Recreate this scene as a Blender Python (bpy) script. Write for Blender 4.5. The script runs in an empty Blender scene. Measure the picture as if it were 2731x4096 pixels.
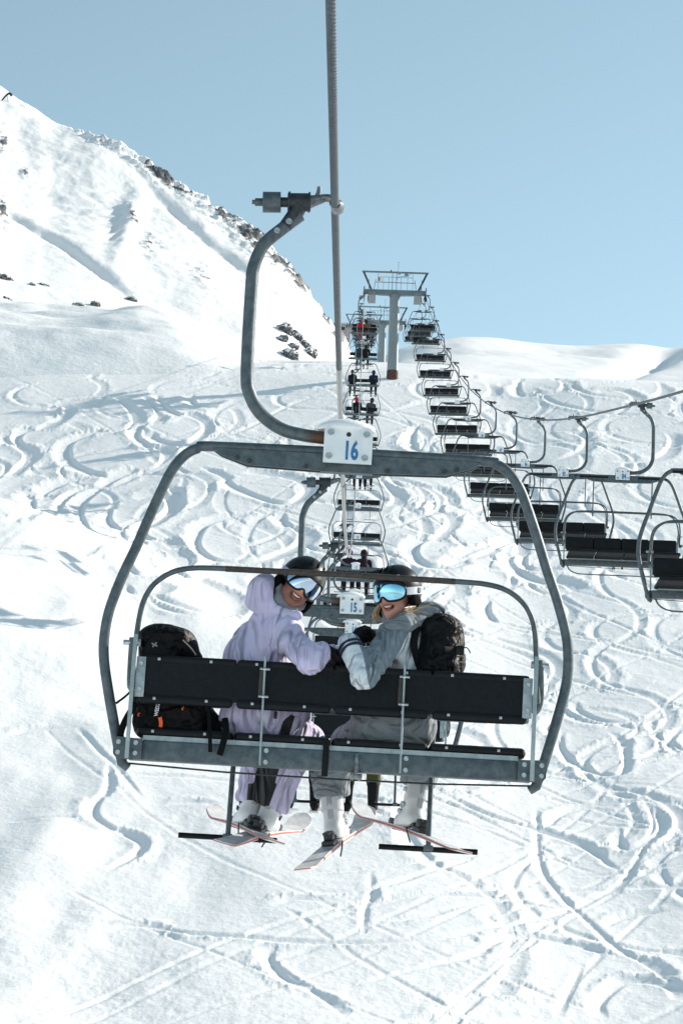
import bpy, bmesh, math, random
import numpy as np
from mathutils import Matrix, Vector
from math import sin, cos, tan, radians, pi, sqrt, atan2

random.seed(7)
np.random.seed(7)
SC = bpy.context.scene
COL = SC.collection

# ------------------------------------------------------------------ camera
FPX, DIST, PITCH, ROLL, SPX = 9540.0, 12.0, radians(12.0), radians(2.0), 1.7417
YAW = 69.0 / FPX                       # the lift line runs along +Y, the camera looks a touch left of it
CAMZ = 40.0
cy, sy, cp, sp = cos(YAW), sin(YAW), cos(PITCH), sin(PITCH)
F = np.array([-sy * cp, cy * cp, sp])
R0 = np.array([cy, sy, 0.0])
U0 = np.cross(R0, F)
R_ = R0 * cos(ROLL) + U0 * sin(ROLL)
U_ = U0 * cos(ROLL) - R0 * sin(ROLL)
CAM = np.array([0.0, 0.0, CAMZ])
cam = bpy.data.cameras.new('camera')
cam.sensor_fit = 'HORIZONTAL'
cam.sensor_width = 24.0
cam.lens = 24.0 * FPX / 2731.0
cam.clip_start = 0.5
cam.clip_end = 8000
camo = bpy.data.objects.new('camera', cam)
COL.objects.link(camo)
m = Matrix.Identity(4)
for i in range(3):
    m[i][0], m[i][1], m[i][2], m[i][3] = R_[i], U_[i], -F[i], CAM[i]
camo.matrix_world = m
SC.camera = camo

# ------------------------------------------------------------------ sky, sun, exposure
SUN_AZ, SUN_EL = radians(62), radians(29)
w = bpy.data.worlds.new('World')
SC.world = w
w.use_nodes = True
nt = w.node_tree
nt.nodes.clear()
sky = nt.nodes.new('ShaderNodeTexSky')
sky.sky_type = 'NISHITA'
sky.sun_disc = False
sky.sun_elevation = SUN_EL
sky.sun_rotation = SUN_AZ
sky.altitude = 2200
sky.air_density = 1.0
sky.dust_density = 0.6
sky.ozone_density = 1.0
hs = nt.nodes.new('ShaderNodeHueSaturation')
hs.inputs['Hue'].default_value = 0.462
hs.inputs['Saturation'].default_value = 0.73
hs.inputs['Value'].default_value = 1.0
bg = nt.nodes.new('ShaderNodeBackground')
bg.inputs['Strength'].default_value = 0.10
out = nt.nodes.new('ShaderNodeOutputWorld')
nt.links.new(sky.outputs[0], hs.inputs['Color'])
nt.links.new(hs.outputs[0], bg.inputs[0])
nt.links.new(bg.outputs[0], out.inputs[0])
sl = bpy.data.lights.new('sun', 'SUN')
sl.energy = 3.7
sl.angle = radians(0.53)
sl.color = (1.0, 0.912, 0.80)
so = bpy.data.objects.new('sun', sl)
COL.objects.link(so)
SDIR = Vector((sin(SUN_AZ) * cos(SUN_EL), cos(SUN_AZ) * cos(SUN_EL), sin(SUN_EL)))
so.rotation_euler = SDIR.to_track_quat('Z', 'Y').to_euler()
so.location = (30, 30, 120)
SC.view_settings.view_transform = 'Standard'
SC.view_settings.look = 'None'
SC.view_settings.gamma = 1.0
SC.view_settings.exposure = 0.85
SC.cycles.max_bounces = 8
SC.cycles.diffuse_bounces = 5

# ------------------------------------------------------------------ projection helpers
def ray(px, py):
    u = (px - 784.0) * SPX / FPX
    v = -(py - 1175.9) * SPX / FPX
    return F + R_ * u + U_ * v

def project(p):
    q = np.asarray(p, float) - CAM
    d = q @ F
    return 784.0 + (q @ R_) / d * FPX / SPX, 1175.9 - (q @ U_) / d * FPX / SPX

# ------------------------------------------------------------------ noise
def _h(ix, iy, iz, seed):
    n = (ix.astype(np.int64) * 374761393 + iy.astype(np.int64) * 668265263 + iz.astype(np.int64) * 2147483647 + seed * 1274126177) & 0x7fffffff
    n = ((n ^ (n >> 13)) * 1274126177) & 0x7fffffff
    n = (n ^ (n >> 16)) & 0xffffff
    return n / float(0xffffff)

_Z = np.zeros(1, np.int64)

def vn2(x, y, seed=0):
    ix, iy = np.floor(x), np.floor(y)
    fx, fy = x - ix, y - iy
    fx = fx * fx * fx * (fx * (fx * 6 - 15) + 10)
    fy = fy * fy * fy * (fy * (fy * 6 - 15) + 10)
    a, b = _h(ix, iy, _Z, seed), _h(ix + 1, iy, _Z, seed)
    c, d = _h(ix, iy + 1, _Z, seed), _h(ix + 1, iy + 1, _Z, seed)
    return ((a + (b - a) * fx) * (1 - fy) + (c + (d - c) * fx) * fy) * 2 - 1

def fbm2(x, y, oct=4, seed=0, gain=0.5):
    s, a, t = 0, 1.0, 0
    for o in range(oct):
        s = s + a * vn2(x * 2 ** o + 17.3 * o, y * 2 ** o - 9.1 * o, seed + o)
        t += a
        a *= gain
    return s / t

def vn3(p, seed=0):
    i = np.floor(p)
    f = p - i
    f = f * f * (3 - 2 * f)
    r = 0
    for dx in (0, 1):
        for dy in (0, 1):
            for dz in (0, 1):
                wgt = (f[..., 0] if dx else 1 - f[..., 0]) * (f[..., 1] if dy else 1 - f[..., 1]) * (f[..., 2] if dz else 1 - f[..., 2])
                r = r + wgt * _h(i[..., 0] + dx, i[..., 1] + dy, i[..., 2] + dz, seed)
    return r * 2 - 1

def sstep(a, b, x):
    t = np.clip((x - a) / (b - a), 0, 1)
    return t * t * (3 - 2 * t)

# ------------------------------------------------------------------ materials
MATS = {}

def lin(r, g, b):
    f = lambda c: ((c / 255.0 + 0.055) / 1.055) ** 2.4 if c > 10 else c / 255.0 / 12.92
    return (f(r), f(g), f(b), 1.0)

def mat(name, col, rough=0.6, metal=0.0, var=0.0, vscale=8.0, bump=0.0, bscale=60.0, col2=None, spec=0.5, coat=0.0, sheen=0.0):
    """plain procedural material: base colour broken up by noise, fine relief by bump"""
    if name in MATS:
        return MATS[name]
    M = bpy.data.materials.new(name)
    M.use_nodes = True
    n = M.node_tree.nodes
    L = M.node_tree.links
    b = n['Principled BSDF']
    b.inputs['Roughness'].default_value = rough
    b.inputs['Metallic'].default_value = metal
    b.inputs['Specular IOR Level'].default_value = spec
    b.inputs['Coat Weight'].default_value = coat
    b.inputs['Sheen Weight'].default_value = sheen
    col = tuple(col)[:3] + (1.0,)
    b.inputs['Base Color'].default_value = col
    tc = n.new('ShaderNodeTexCoord')
    if var > 0:
        no = n.new('ShaderNodeTexNoise')
        no.inputs['Scale'].default_value = vscale
        no.inputs['Detail'].default_value = 5
        no.inputs['Roughness'].default_value = 0.65
        L.new(tc.outputs['Object'], no.inputs['Vector'])
        mx = n.new('ShaderNodeMix')
        mx.data_type = 'RGBA'
        c2 = tuple(col2)[:3] + (1.0,) if col2 else tuple(max(0, c * (1 - var)) for c in col[:3]) + (1.0,)
        c1 = col if col2 else tuple(min(1, c * (1 + var)) for c in col[:3]) + (1.0,)
        mx.inputs[6].default_value = c1
        mx.inputs[7].default_value = c2
        rp = n.new('ShaderNodeMapRange')
        rp.inputs['From Min'].default_value = 0.36
        rp.inputs['From Max'].default_value = 0.64
        L.new(no.outputs['Fac'], rp.inputs['Value'])
        L.new(rp.outputs[0], mx.inputs[0])
        L.new(mx.outputs[2], b.inputs['Base Color'])
    if bump > 0:
        nb = n.new('ShaderNodeTexNoise')
        nb.inputs['Scale'].default_value = bscale
        nb.inputs['Detail'].default_value = 4
        L.new(tc.outputs['Object'], nb.inputs['Vector'])
        bp = n.new('ShaderNodeBump')
        bp.inputs['Strength'].default_value = min(1.0, bump)
        bp.inputs['Distance'].default_value = 0.02
        L.new(nb.outputs['Fac'], bp.inputs['Height'])
        L.new(bp.outputs[0], b.inputs['Normal'])
    MATS[name] = M
    return M

def mat_mask(name, ca, cb, rough=0.75, bump=0.25, bscale=90, sheen=0.15):
    """two fabrics on one garment, split by the vertex attribute 'panel'"""
    M = mat(name, ca, rough, 0, 0.0, bump=bump, bscale=bscale, sheen=sheen)
    n, L = M.node_tree.nodes, M.node_tree.links
    at = n.new('ShaderNodeAttribute')
    at.attribute_name = 'panel'
    rp = n.new('ShaderNodeMapRange')
    rp.inputs['From Min'].default_value = -0.0015
    rp.inputs['From Max'].default_value = 0.0015
    mx = n.new('ShaderNodeMix')
    mx.data_type = 'RGBA'
    mx.inputs[6].default_value = tuple(ca)[:3] + (1,)
    mx.inputs[7].default_value = tuple(cb)[:3] + (1,)
    L.new(at.outputs['Fac'], rp.inputs['Value'])
    L.new(rp.outputs[0], mx.inputs[0])
    L.new(mx.outputs[2], n['Principled BSDF'].inputs['Base Color'])
    return M

def mat_snow(name, rock=False, scale=1.0):
    if name in MATS:
        return MATS[name]
    M = bpy.data.materials.new(name)
    M.use_nodes = True
    n, L = M.node_tree.nodes, M.node_tree.links
    b = n['Principled BSDF']
    b.inputs['Roughness'].default_value = 0.55
    b.inputs['Specular IOR Level'].default_value = 0.25
    b.inputs['Base Color'].default_value = (0.88, 0.885, 0.89, 1)
    tc = n.new('ShaderNodeTexCoord')
    hsum = None
    for sc_, st in ((1.6, 0.30), (6.0, 0.12), (20.0, 0.045)):
        no = n.new('ShaderNodeTexNoise')
        no.inputs['Scale'].default_value = sc_ * scale
        no.inputs['Detail'].default_value = 6
        no.inputs['Roughness'].default_value = 0.6
        L.new(tc.outputs['Object'], no.inputs['Vector'])
        mu = n.new('ShaderNodeMath')
        mu.operation = 'MULTIPLY'
        mu.inputs[1].default_value = st
        L.new(no.outputs['Fac'], mu.inputs[0])
        if hsum is None:
            hsum = mu
        else:
            ad = n.new('ShaderNodeMath')
            ad.operation = 'ADD'
            L.new(hsum.outputs[0], ad.inputs[0])
            L.new(mu.outputs[0], ad.inputs[1])
            hsum = ad
    bp = n.new('ShaderNodeBump')
    bp.inputs['Strength'].default_value = 0.55
    bp.inputs['Distance'].default_value = 0.30 / scale
    L.new(hsum.outputs[0], bp.inputs['Height'])
    L.new(bp.outputs[0], b.inputs['Normal'])
    if rock:
        at = n.new('ShaderNodeAttribute')
        at.attribute_name = 'rock'
        no = n.new('ShaderNodeTexNoise')
        no.inputs['Scale'].default_value = 0.55
        no.inputs['Detail'].default_value = 8
        no.inputs['Roughness'].default_value = 0.7
        L.new(tc.outputs['Object'], no.inputs['Vector'])
        ad = n.new('ShaderNodeMath')
        ad.operation = 'MULTIPLY_ADD'
        ad.inputs[1].default_value = 0.9
        ad.inputs[2].default_value = -0.45
        L.new(no.outputs['Fac'], ad.inputs[0])
        a2 = n.new('ShaderNodeMath')
        a2.operation = 'ADD'
        L.new(ad.outputs[0], a2.inputs[0])
        L.new(at.outputs['Fac'], a2.inputs[1])
        rp = n.new('ShaderNodeMapRange')
        rp.inputs['From Min'].default_value = 0.45
        rp.inputs['From Max'].default_value = 0.58
        L.new(a2.outputs[0], rp.inputs['Value'])
        cr = n.new('ShaderNodeTexNoise')
        cr.inputs['Scale'].default_value = 1.4
        cr.inputs['Detail'].default_value = 6
        L.new(tc.outputs['Object'], cr.inputs['Vector'])
        rk = n.new('ShaderNodeMix')
        rk.data_type = 'RGBA'
        rk.inputs[6].default_value = (0.060, 0.066, 0.075, 1)
        rk.inputs[7].default_value = (0.17, 0.178, 0.19, 1)
        L.new(cr.outputs['Fac'], rk.inputs[0])
        mx = n.new('ShaderNodeMix')
        mx.data_type = 'RGBA'
        mx.inputs[6].default_value = (0.88, 0.885, 0.89, 1)
        L.new(rp.outputs[0], mx.inputs[0])
        L.new(rk.outputs[2], mx.inputs[7])
        L.new(mx.outputs[2], b.inputs['Base Color'])
    MATS[name] = M
    return M

def mat_steel(name, c1, c2, rust=None, rough=0.5):
    """galvanised steel: spangle mottling; rust is (axis, from, to) in object space"""
    M = mat(name, c1, rough, 0.35, 1.0, 22.0, 0.12, 150, col2=c2)
    if rust:
        n, L = M.node_tree.nodes, M.node_tree.links
        b = n['Principled BSDF']
        src = b.inputs['Base Color'].links[0].from_socket
        tc = n.new('ShaderNodeTexCoord')
        sx = n.new('ShaderNodeSeparateXYZ')
        L.new(tc.outputs['Object'], sx.inputs[0])
        no = n.new('ShaderNodeTexNoise')
        no.inputs['Scale'].default_value = 14
        no.inputs['Detail'].default_value = 5
        L.new(tc.outputs['Object'], no.inputs['Vector'])
        ma = n.new('ShaderNodeMath')
        ma.operation = 'MULTIPLY_ADD'
        ma.inputs[1].default_value = 0.16
        L.new(no.outputs['Fac'], ma.inputs[0])
        L.new(sx.outputs[rust[0]], ma.inputs[2])
        rp = n.new('ShaderNodeMapRange')
        rp.inputs['From Min'].default_value = rust[1]
        rp.inputs['From Max'].default_value = rust[2]
        L.new(ma.outputs[0], rp.inputs['Value'])
        mx = n.new('ShaderNodeMix')
        mx.data_type = 'RGBA'
        mx.inputs[7].default_value = (0.085, 0.045, 0.025, 1)
        L.new(rp.outputs[0], mx.inputs[0])
        L.new(src, mx.inputs[6])
        L.new(mx.outputs[2], b.inputs['Base Color'])
    return M

STEEL = mat_steel('galvanised_steel', (0.055, 0.076, 0.090), (0.105, 0.135, 0.148))
STEEL_L = mat_steel('bright_galvanised_steel', (0.24, 0.30, 0.32), (0.36, 0.42, 0.44))
STEEL_H = mat_steel('hanger_steel', (0.055, 0.076, 0.090), (0.105, 0.135, 0.148), ('X', 0.01, 0.07))
ZINC = mat('zinc_bolt', (0.42, 0.46, 0.48), 0.35, 0.8, 0.3, 60)
DARKST = mat('dark_cast_steel', (0.035, 0.042, 0.048), 0.45, 0.5, 0.4, 30)
BARE = mat('bare_worn_steel', (0.17, 0.185, 0.195), 0.38, 0.7, 0.4, 40)
RUSTBAR = mat('rusted_bar', (0.040, 0.034, 0.031), 0.75, 0.1, 1.0, 40, 0.2, 120, col2=(0.075, 0.060, 0.052))
VINYL = mat('black_vinyl', (0.004, 0.006, 0.008), 0.55, 0, 0.35, 12, 0.15, 180, spec=0.22)
VINYL_B = mat('black_back_sheet', (0.006, 0.0085, 0.011), 0.62, 0, 0.25, 60, 0.2, 320, spec=0.18)
RUBBER = mat('black_rubber', (0.004, 0.005, 0.006), 0.6, 0, 0.3, 40, spec=0.2)
PLATE = mat('white_plate', (0.72, 0.76, 0.78), 0.45, 0, 0.06, 14)
BLUE = mat('blue_number', (0.02, 0.16, 0.36), 0.5, 0, 0.3, 90)
NUMBLK = mat('black_number', (0.02, 0.02, 0.025), 0.5)
SNOWCAP = mat_snow('snow_cap', scale=6.0)
CABLE = mat('cable_steel', (0.052, 0.070, 0.088), 0.5, 0.3, 0.3, 30)
CABLE_L = mat('cable_steel_shine', (0.30, 0.29, 0.29), 0.32, 0.75, 0.15, 30)  # paler copy of the rope steel: the far stretch's shine put into the colour
SNOW = mat_snow('snow')
SNOWR = mat_snow('snow_and_rock', rock=True, scale=0.45)

# ------------------------------------------------------------------ object helpers
def tag(o, label=None, cat=None, group=None, kind=None):
    if label:
        o['label'] = label
    if cat:
        o['category'] = cat
    if group:
        o['group'] = group
    if kind:
        o['kind'] = kind
    return o

def empty(name, mw):
    o = bpy.data.objects.new(name, None)
    o.empty_display_size = 0.1
    COL.objects.link(o)
    o.matrix_world = mw
    return o

def obj(name, me, parent=None, mat_=None):
    """link a mesh as one object; its coordinates are its parent's"""
    o = bpy.data.objects.new(name, me)
    COL.objects.link(o)
    if parent:
        o.parent = parent
    if mat_ is not None:
        if not me.materials:
            me.materials.append(mat_)
        elif me.materials[0] != mat_:
            o.material_slots[0].link = 'OBJECT'
            o.material_slots[0].material = mat_
    return o

def np_mesh(name, V, Fq, mat_=None, smooth=True):
    me = bpy.data.meshes.new(name)
    V = np.asarray(V, np.float32)
    Fq = np.asarray(Fq, np.int32)
    k = Fq.shape[1]
    me.vertices.add(len(V))
    me.vertices.foreach_set('co', V.ravel())
    me.loops.add(Fq.size)
    me.loops.foreach_set('vertex_index', Fq.ravel())
    me.polygons.add(len(Fq))
    me.polygons.foreach_set('loop_start', np.arange(0, Fq.size, k, dtype=np.int32))
    me.polygons.foreach_set('loop_total', np.full(len(Fq), k, np.int32))
    me.polygons.foreach_set('use_smooth', np.full(len(Fq), smooth, bool))
    me.update(calc_edges=True)
    if mat_:
        me.materials.append(mat_)
    return me

def attr(me, name, vals):
    a = me.attributes.new(name, 'FLOAT', 'POINT')
    a.data.foreach_set('value', np.asarray(vals, np.float32))

def catmull(pts, n=8, closed=False):
    P_ = [np.array(p, float) for p in pts]
    if len(P_) < 3:
        return P_
    o = []
    N = len(P_)
    rng = range(N if closed else N - 1)
    for i in rng:
        p1, p2 = P_[i], P_[(i + 1) % N]
        p0 = P_[i - 1] if (i > 0 or closed) else 2 * p1 - p2
        p3 = P_[(i + 2) % N] if (i + 2 < N or closed) else 2 * p2 - p1
        for k in range(n):
            t = k / n
            o.append(0.5 * ((2 * p1) + (-p0 + p2) * t + (2 * p0 - 5 * p1 + 4 * p2 - p3) * t * t + (-p0 + 3 * p1 - 3 * p2 + p3) * t ** 3))
    if not closed:
        o.append(P_[-1])
    return o

class MB:
    """collects shapes; build() makes ONE mesh of them"""
    def __init__(s):
        s.v, s.f, s.n = [], [], 0

    def add(s, V, Fc):
        s.v += [tuple(map(float, v)) for v in V]
        s.f += [tuple(i + s.n for i in f_) for f_ in Fc]
        s.n = len(s.v)
        return s

    def tube(s, path, r, seg=10, cap=True, flat=1.0):
        path = [np.array(p, float) for p in path]
        N = len(path)
        rr = [r] * N if np.isscalar(r) else list(np.interp(np.linspace(0, 1, N), np.linspace(0, 1, len(r)), r))
        T = []
        for i in range(N):
            d = path[min(i + 1, N - 1)] - path[max(i - 1, 0)]
            T.append(d / (np.linalg.norm(d) + 1e-12))
        up = np.array([0, 1.0, 0]) if abs(T[0][1]) < 0.9 else np.array([1.0, 0, 0])
        nrm = up - T[0] * (up @ T[0])
        nrm /= np.linalg.norm(nrm)
        V, Fc = [], []
        for i in range(N):
            nrm = nrm - T[i] * (nrm @ T[i])
            nrm /= np.linalg.norm(nrm) + 1e-12
            bi = np.cross(T[i], nrm)
            for k in range(seg):
                a = 2 * pi * k / seg
                V.append(path[i] + rr[i] * (cos(a) * nrm * flat + sin(a) * bi))
        for i in range(N - 1):
            for k in range(seg):
                a, b = i * seg + k, i * seg + (k + 1) % seg
                Fc.append((a, b, b + seg, a + seg))
        if cap:
            Fc.append(tuple(range(seg))[::-1])
            Fc.append(tuple((N - 1) * seg + k for k in range(seg)))
        return s.add(V, Fc)

    def cyl(s, a, b, r, seg=14, r2=None):
        return s.tube([a, b], [r, r if r2 is None else r2], seg)

    def box(s, c, size, bevel=0.0, rot=None, seg=2):
        bm = bmesh.new()
        bmesh.ops.create_cube(bm, size=1.0)
        bmesh.ops.scale(bm, vec=size, verts=bm.verts)
        if bevel > 0:
            bmesh.ops.bevel(bm, geom=bm.edges[:] + bm.verts[:], offset=bevel, segments=seg, affect='EDGES', profile=0.5, clamp_overlap=True)
        M = Matrix.Translation(c) @ (rot.to_4x4() if rot is not None else Matrix.Identity(4))
        bmesh.ops.transform(bm, matrix=M, verts=bm.verts)
        bm.verts.index_update()
        s.add([v.co[:] for v in bm.verts], [[v.index for v in f_.verts] for f_ in bm.faces])
        bm.free()
        return s

    def prism(s, poly, y0, y1):
        """polygon in x,z extruded along y"""
        n = len(poly)
        V = [(x, y0, z) for x, z in poly] + [(x, y1, z) for x, z in poly]
        Fc = [tuple(range(n)), tuple(range(2 * n - 1, n - 1, -1))]
        Fc += [(i, i + n, (i + 1) % n + n, (i + 1) % n) for i in range(n)]
        return s.add(V, Fc)

    def ellipsoid(s, c, r, nu=16, nv=10, M=None):
        V, Fc = [], []
        for j in range(nv + 1):
            th = pi * j / nv
            for i in range(nu):
                ph = 2 * pi * i / nu
                q = Vector((r[0] * sin(th) * cos(ph), r[1] * sin(th) * sin(ph), r[2] * cos(th)))
                if M is not None:
                    q = M @ q
                V.append((q.x + c[0], q.y + c[1], q.z + c[2]))
        for j in range(nv):
            for i in range(nu):
                a, b = j * nu + i, j * nu + (i + 1) % nu
                Fc.append((a, a + nu, b + nu, b))
        return s.add(V, Fc)

    def mesh(s, name, mat_=None, smooth=True, angle=40):
        me = bpy.data.meshes.new(name)
        me.from_pydata(s.v, [], s.f)
        bm = bmesh.new()
        bm.from_mesh(me)
        bmesh.ops.recalc_face_normals(bm, faces=bm.faces)
        if smooth:
            ca = radians(angle)
            for f_ in bm.faces:
                f_.smooth = True
            for e in bm.edges:
                if len(e.link_faces) == 2 and e.calc_face_angle(0) > ca:
                    e.smooth = False
        bm.to_mesh(me)
        bm.free()
        if mat_:
            me.materials.append(mat_)
        return me

    def build(s, name, mat_, parent=None, smooth=True):
        return obj(name, s.mesh(name, mat_, smooth), parent)

def text_mesh(s, height, xs=0.62, bold=0.0015, depth=0.001, ysc=1.0):
    c = bpy.data.curves.new('lettering', 'FONT')
    c.body = s
    c.size = height / 0.73
    c.align_x = 'CENTER'
    c.align_y = 'CENTER'
    c.offset = bold
    c.extrude = depth
    c.resolution_u = 3
    o = bpy.data.objects.new('lettering', c)
    COL.objects.link(o)
    dg = bpy.context.evaluated_depsgraph_get()
    me = bpy.data.meshes.new_from_object(o.evaluated_get(dg))
    bpy.data.objects.remove(o)
    bpy.data.curves.remove(c)
    me.transform(Matrix.Diagonal((xs, ysc, 1, 1)))
    return me

# ------------------------------------------------------------------ signed distance modelling (garments, bodies, packs)
def sd_cap(P_, a, b, r0, r1):
    a, b = np.array(a), np.array(b)
    ab = b - a
    t = np.clip(((P_ - a) @ ab) / (ab @ ab + 1e-12), 0, 1)
    return np.linalg.norm(P_ - a - t[..., None] * ab, axis=-1) - (r0 + (r1 - r0) * t)

def sd_ell(P_, c, r, M=None):
    q = P_ - np.array(c)
    if M is not None:
        q = q @ np.array(M)          # columns of M are the local axes
    r = np.array(r)
    k0 = np.linalg.norm(q / r, axis=-1)
    k1 = np.linalg.norm(q / (r * r), axis=-1) + 1e-9
    return k0 * (k0 - 1) / k1

def sd_box(P_, c, h, rad, M=None):
    q = P_ - np.array(c)
    if M is not None:
        q = q @ np.array(M)
    d = np.abs(q) - (np.array(h) - rad)
    return np.linalg.norm(np.maximum(d, 0), axis=-1) + np.minimum(d.max(axis=-1), 0) - rad

def smin(a, b, k):
    h = np.clip(0.5 + 0.5 * (b - a) / k, 0, 1)
    return b + (a - b) * h - k * h * (1 - h)

def sdf_eval(P_, prims, k):
    d = None
    for p in prims:
        kk = k
        if p[0] == 'c':
            e = sd_cap(P_, p[1], p[3], p[2], p[4])
            if len(p) > 5:
                kk = p[5]
        elif p[0] == 'e':
            e = sd_ell(P_, p[1], p[2], p[3] if len(p) > 3 else None)
        elif p[0] == 'b':
            e = sd_box(P_, p[1], p[2], p[3], p[4] if len(p) > 4 else None)
        elif p[0] == '-':            # carve
            e = sdf_eval(P_, p[1], 0.01)
            h = np.clip(0.5 - 0.5 * (d + e) / 0.015, 0, 1)
            d = d + (-e - d) * h + 0.015 * h * (1 - h)
            continue
        elif p[0] == 'cut':          # keep the side the normal points away from
            e = (P_ - np.array(p[1])) @ (np.array(p[2]) / np.linalg.norm(p[2]))
            d = np.maximum(d, e)
            continue
        d = e if d is None else smin(d, e, kk)
    return d

def surface_nets(prims, voxel, k=0.03, disp=None, pad=0.05):
    lo, hi = np.full(3, 1e9), np.full(3, -1e9)
    for p in prims:
        if p[0] == 'c':
            for q, r in ((p[1], p[2]), (p[3], p[4])):
                lo = np.minimum(lo, np.array(q) - r)
                hi = np.maximum(hi, np.array(q) + r)
        elif p[0] in 'eb':
            r = np.max(p[2]) * (1.3 if p[0] == 'b' else 1.0)
            lo = np.minimum(lo, np.array(p[1]) - r)
            hi = np.maximum(hi, np.array(p[1]) + r)
    lo, hi = lo - pad, hi + pad
    ax = [np.arange(lo[i], hi[i] + voxel, voxel) for i in range(3)]
    G = np.stack(np.meshgrid(*ax, indexing='ij'), -1)
    D = sdf_eval(G, prims, k)
    if disp is not None:
        near = np.abs(D) < 0.05
        D[near] += disp(G[near])
    D = D.astype(np.float32)
    n = np.array(D.shape)
    ins = D < 0
    c8 = [(a, b, c) for a in (0, 1) for b in (0, 1) for c in (0, 1)]
    cnt = sum(ins[a:n[0] - 1 + a, b:n[1] - 1 + b, c:n[2] - 1 + c].astype(np.int8) for a, b, c in c8)
    act = (cnt > 0) & (cnt < 8)
    I = np.argwhere(act)
    idx = np.full(act.shape, -1, np.int64)
    idx[act] = np.arange(len(I))
    acc = np.zeros((len(I), 3))
    num = np.zeros(len(I))
    for a in c8:
        for axis in range(3):
            if a[axis] == 0:
                b = list(a)
                b[axis] = 1
                da = D[I[:, 0] + a[0], I[:, 1] + a[1], I[:, 2] + a[2]]
                db = D[I[:, 0] + b[0], I[:, 1] + b[1], I[:, 2] + b[2]]
                cr = (da < 0) != (db < 0)
                t = np.where(cr, da / np.where(cr, da - db, 1), 0)
                pos = np.array(a, float)[None] + t[:, None] * (np.array(b) - np.array(a))[None]
                acc += pos * cr[:, None]
                num += cr
    V = lo + (I + acc / num[:, None]) * voxel
    quads = []
    for axis in range(3):
        u, v = (axis + 1) % 3, (axis + 2) % 3
        s0 = [slice(None)] * 3
        s1 = [slice(None)] * 3
        s0[axis] = slice(0, n[axis] - 1)
        s1[axis] = slice(1, n[axis])
        A, B = ins[tuple(s0)], ins[tuple(s1)]
        for flip, msk in ((False, A & ~B), (True, ~A & B)):
            e = np.argwhere(msk)
            ok = (e[:, u] > 0) & (e[:, v] > 0) & (e[:, u] < n[u] - 1) & (e[:, v] < n[v] - 1)
            e = e[ok]
            c = []
            for du, dv in ((-1, -1), (0, -1), (0, 0), (-1, 0)):
                q = e.copy()
                q[:, u] += du
                q[:, v] += dv
                c.append(idx[q[:, 0], q[:, 1], q[:, 2]])
            c = np.stack(c, 1)
            quads.append(c[:, ::-1] if flip else c)
    Q = np.concatenate(quads)
    return V, Q

def sdf_obj(name, prims, voxel, mat_, parent, k=0.03, disp=None, panel=None, relax=1, orig=(0, 0, 0), pad=0.05):
    V, Q = surface_nets(prims, voxel, k, disp, pad)
    for _ in range(relax):
        acc = np.zeros_like(V)
        num = np.zeros(len(V))
        for a, b in ((0, 1), (1, 2), (2, 3), (3, 0)):
            np.add.at(acc, Q[:, a], V[Q[:, b]])
            np.add.at(num, Q[:, a], 1)
        V = V * 0.5 + 0.5 * acc / num[:, None]
    me = np_mesh(name, V - np.array(orig), Q, mat_)
    if panel is not None:
        attr(me, 'panel', panel(V))
    return obj(name, me, parent)

# ==================================================================== TERRAIN
def _npY(n, Yg):
    v = (2048 - Yg) / FPX
    return 12 * n * (cp - v * sp), 12 * n * (sp + v * cp)

_tab = [(-3000, -420), (-300, -75), (-40, -27), (0, -18.5), (30, -10.0)]
for n_, yg in ((5, 4406), (5.5, 4110), (6, 3828), (7, 3374), (8, 3051), (9, 2770), (10, 2524), (11, 2306), (12, 2104), (13, 1900), (14, 1715), (15.3, 1505)):
    _tab.append(_npY(n_, yg))
_tab += [(200, 55.4), (240, 66.1), (320, 85), (420, 105), (700, 140), (1500, 170), (4000, 190)]
_ty = np.arange(-400, 460, 0.5)
_tz = np.interp(_ty, [a for a, b in _tab], [b for a, b in _tab])
_k = np.hanning(33)
_k /= _k.sum()
_tz[20:-20] = np.convolve(_tz, _k, 'same')[20:-20]

def prof(Y):
    return np.where((Y > -380) & (Y < 440), np.interp(Y, _ty, _tz), np.interp(Y, [a for a, b in _tab], [b for a, b in _tab]))

def base_z(X, Y):
    z = prof(Y)
    fade = sstep(30, 70, Y) * (1 - 0.0 * Y)
    z = z + fade * (0.75 * fbm2(X / 26.0 + 3.1, Y / 34.0, 2, 5) + 0.24 * fbm2(X / 8.0, Y / 12.0, 2, 9))
    # wind-built bank on the left, the next rise behind it stays hidden
    z = z + 4.6 * sstep(-3.0, -24.0, X) * (1 - sstep(-40, -80, X)) * np.exp(-((Y - 119.0 + (X + 6) * 0.6) / np.where(Y > 119.0 - (X + 6) * 0.6, 9.0, 26.0)) ** 2)
    z = z + sstep(-2, -8, X) * sstep(132, 112, Y) * fade * (0.55 * fbm2(X / 6.0 + 2, Y / 10.0, 2, 15) + 0.14 * fbm2(X / 2.2, Y / 4.0, 2, 16))
    # shallow gully right of the line
    z = z - 0.5 * np.exp(-((X - 9.0 - (Y - 110) * 0.03) / 3.5) ** 2) * fade
    return z + CAMZ

_tt = np.arange(45, 330, 0.25)

def ground_hit(px, py):
    d = ray(px, py)
    Pp = CAM[None] + _tt[:, None] * d[None]
    g = Pp[:, 2] - base_z(Pp[:, 0], Pp[:, 1])
    w_ = np.where((g[:-1] > 0) & (g[1:] <= 0))[0]
    if len(w_) == 0:
        return None
    i = w_[0]
    t = _tt[i] + 0.25 * g[i] / (g[i] - g[i + 1])
    return CAM + t * d

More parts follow.
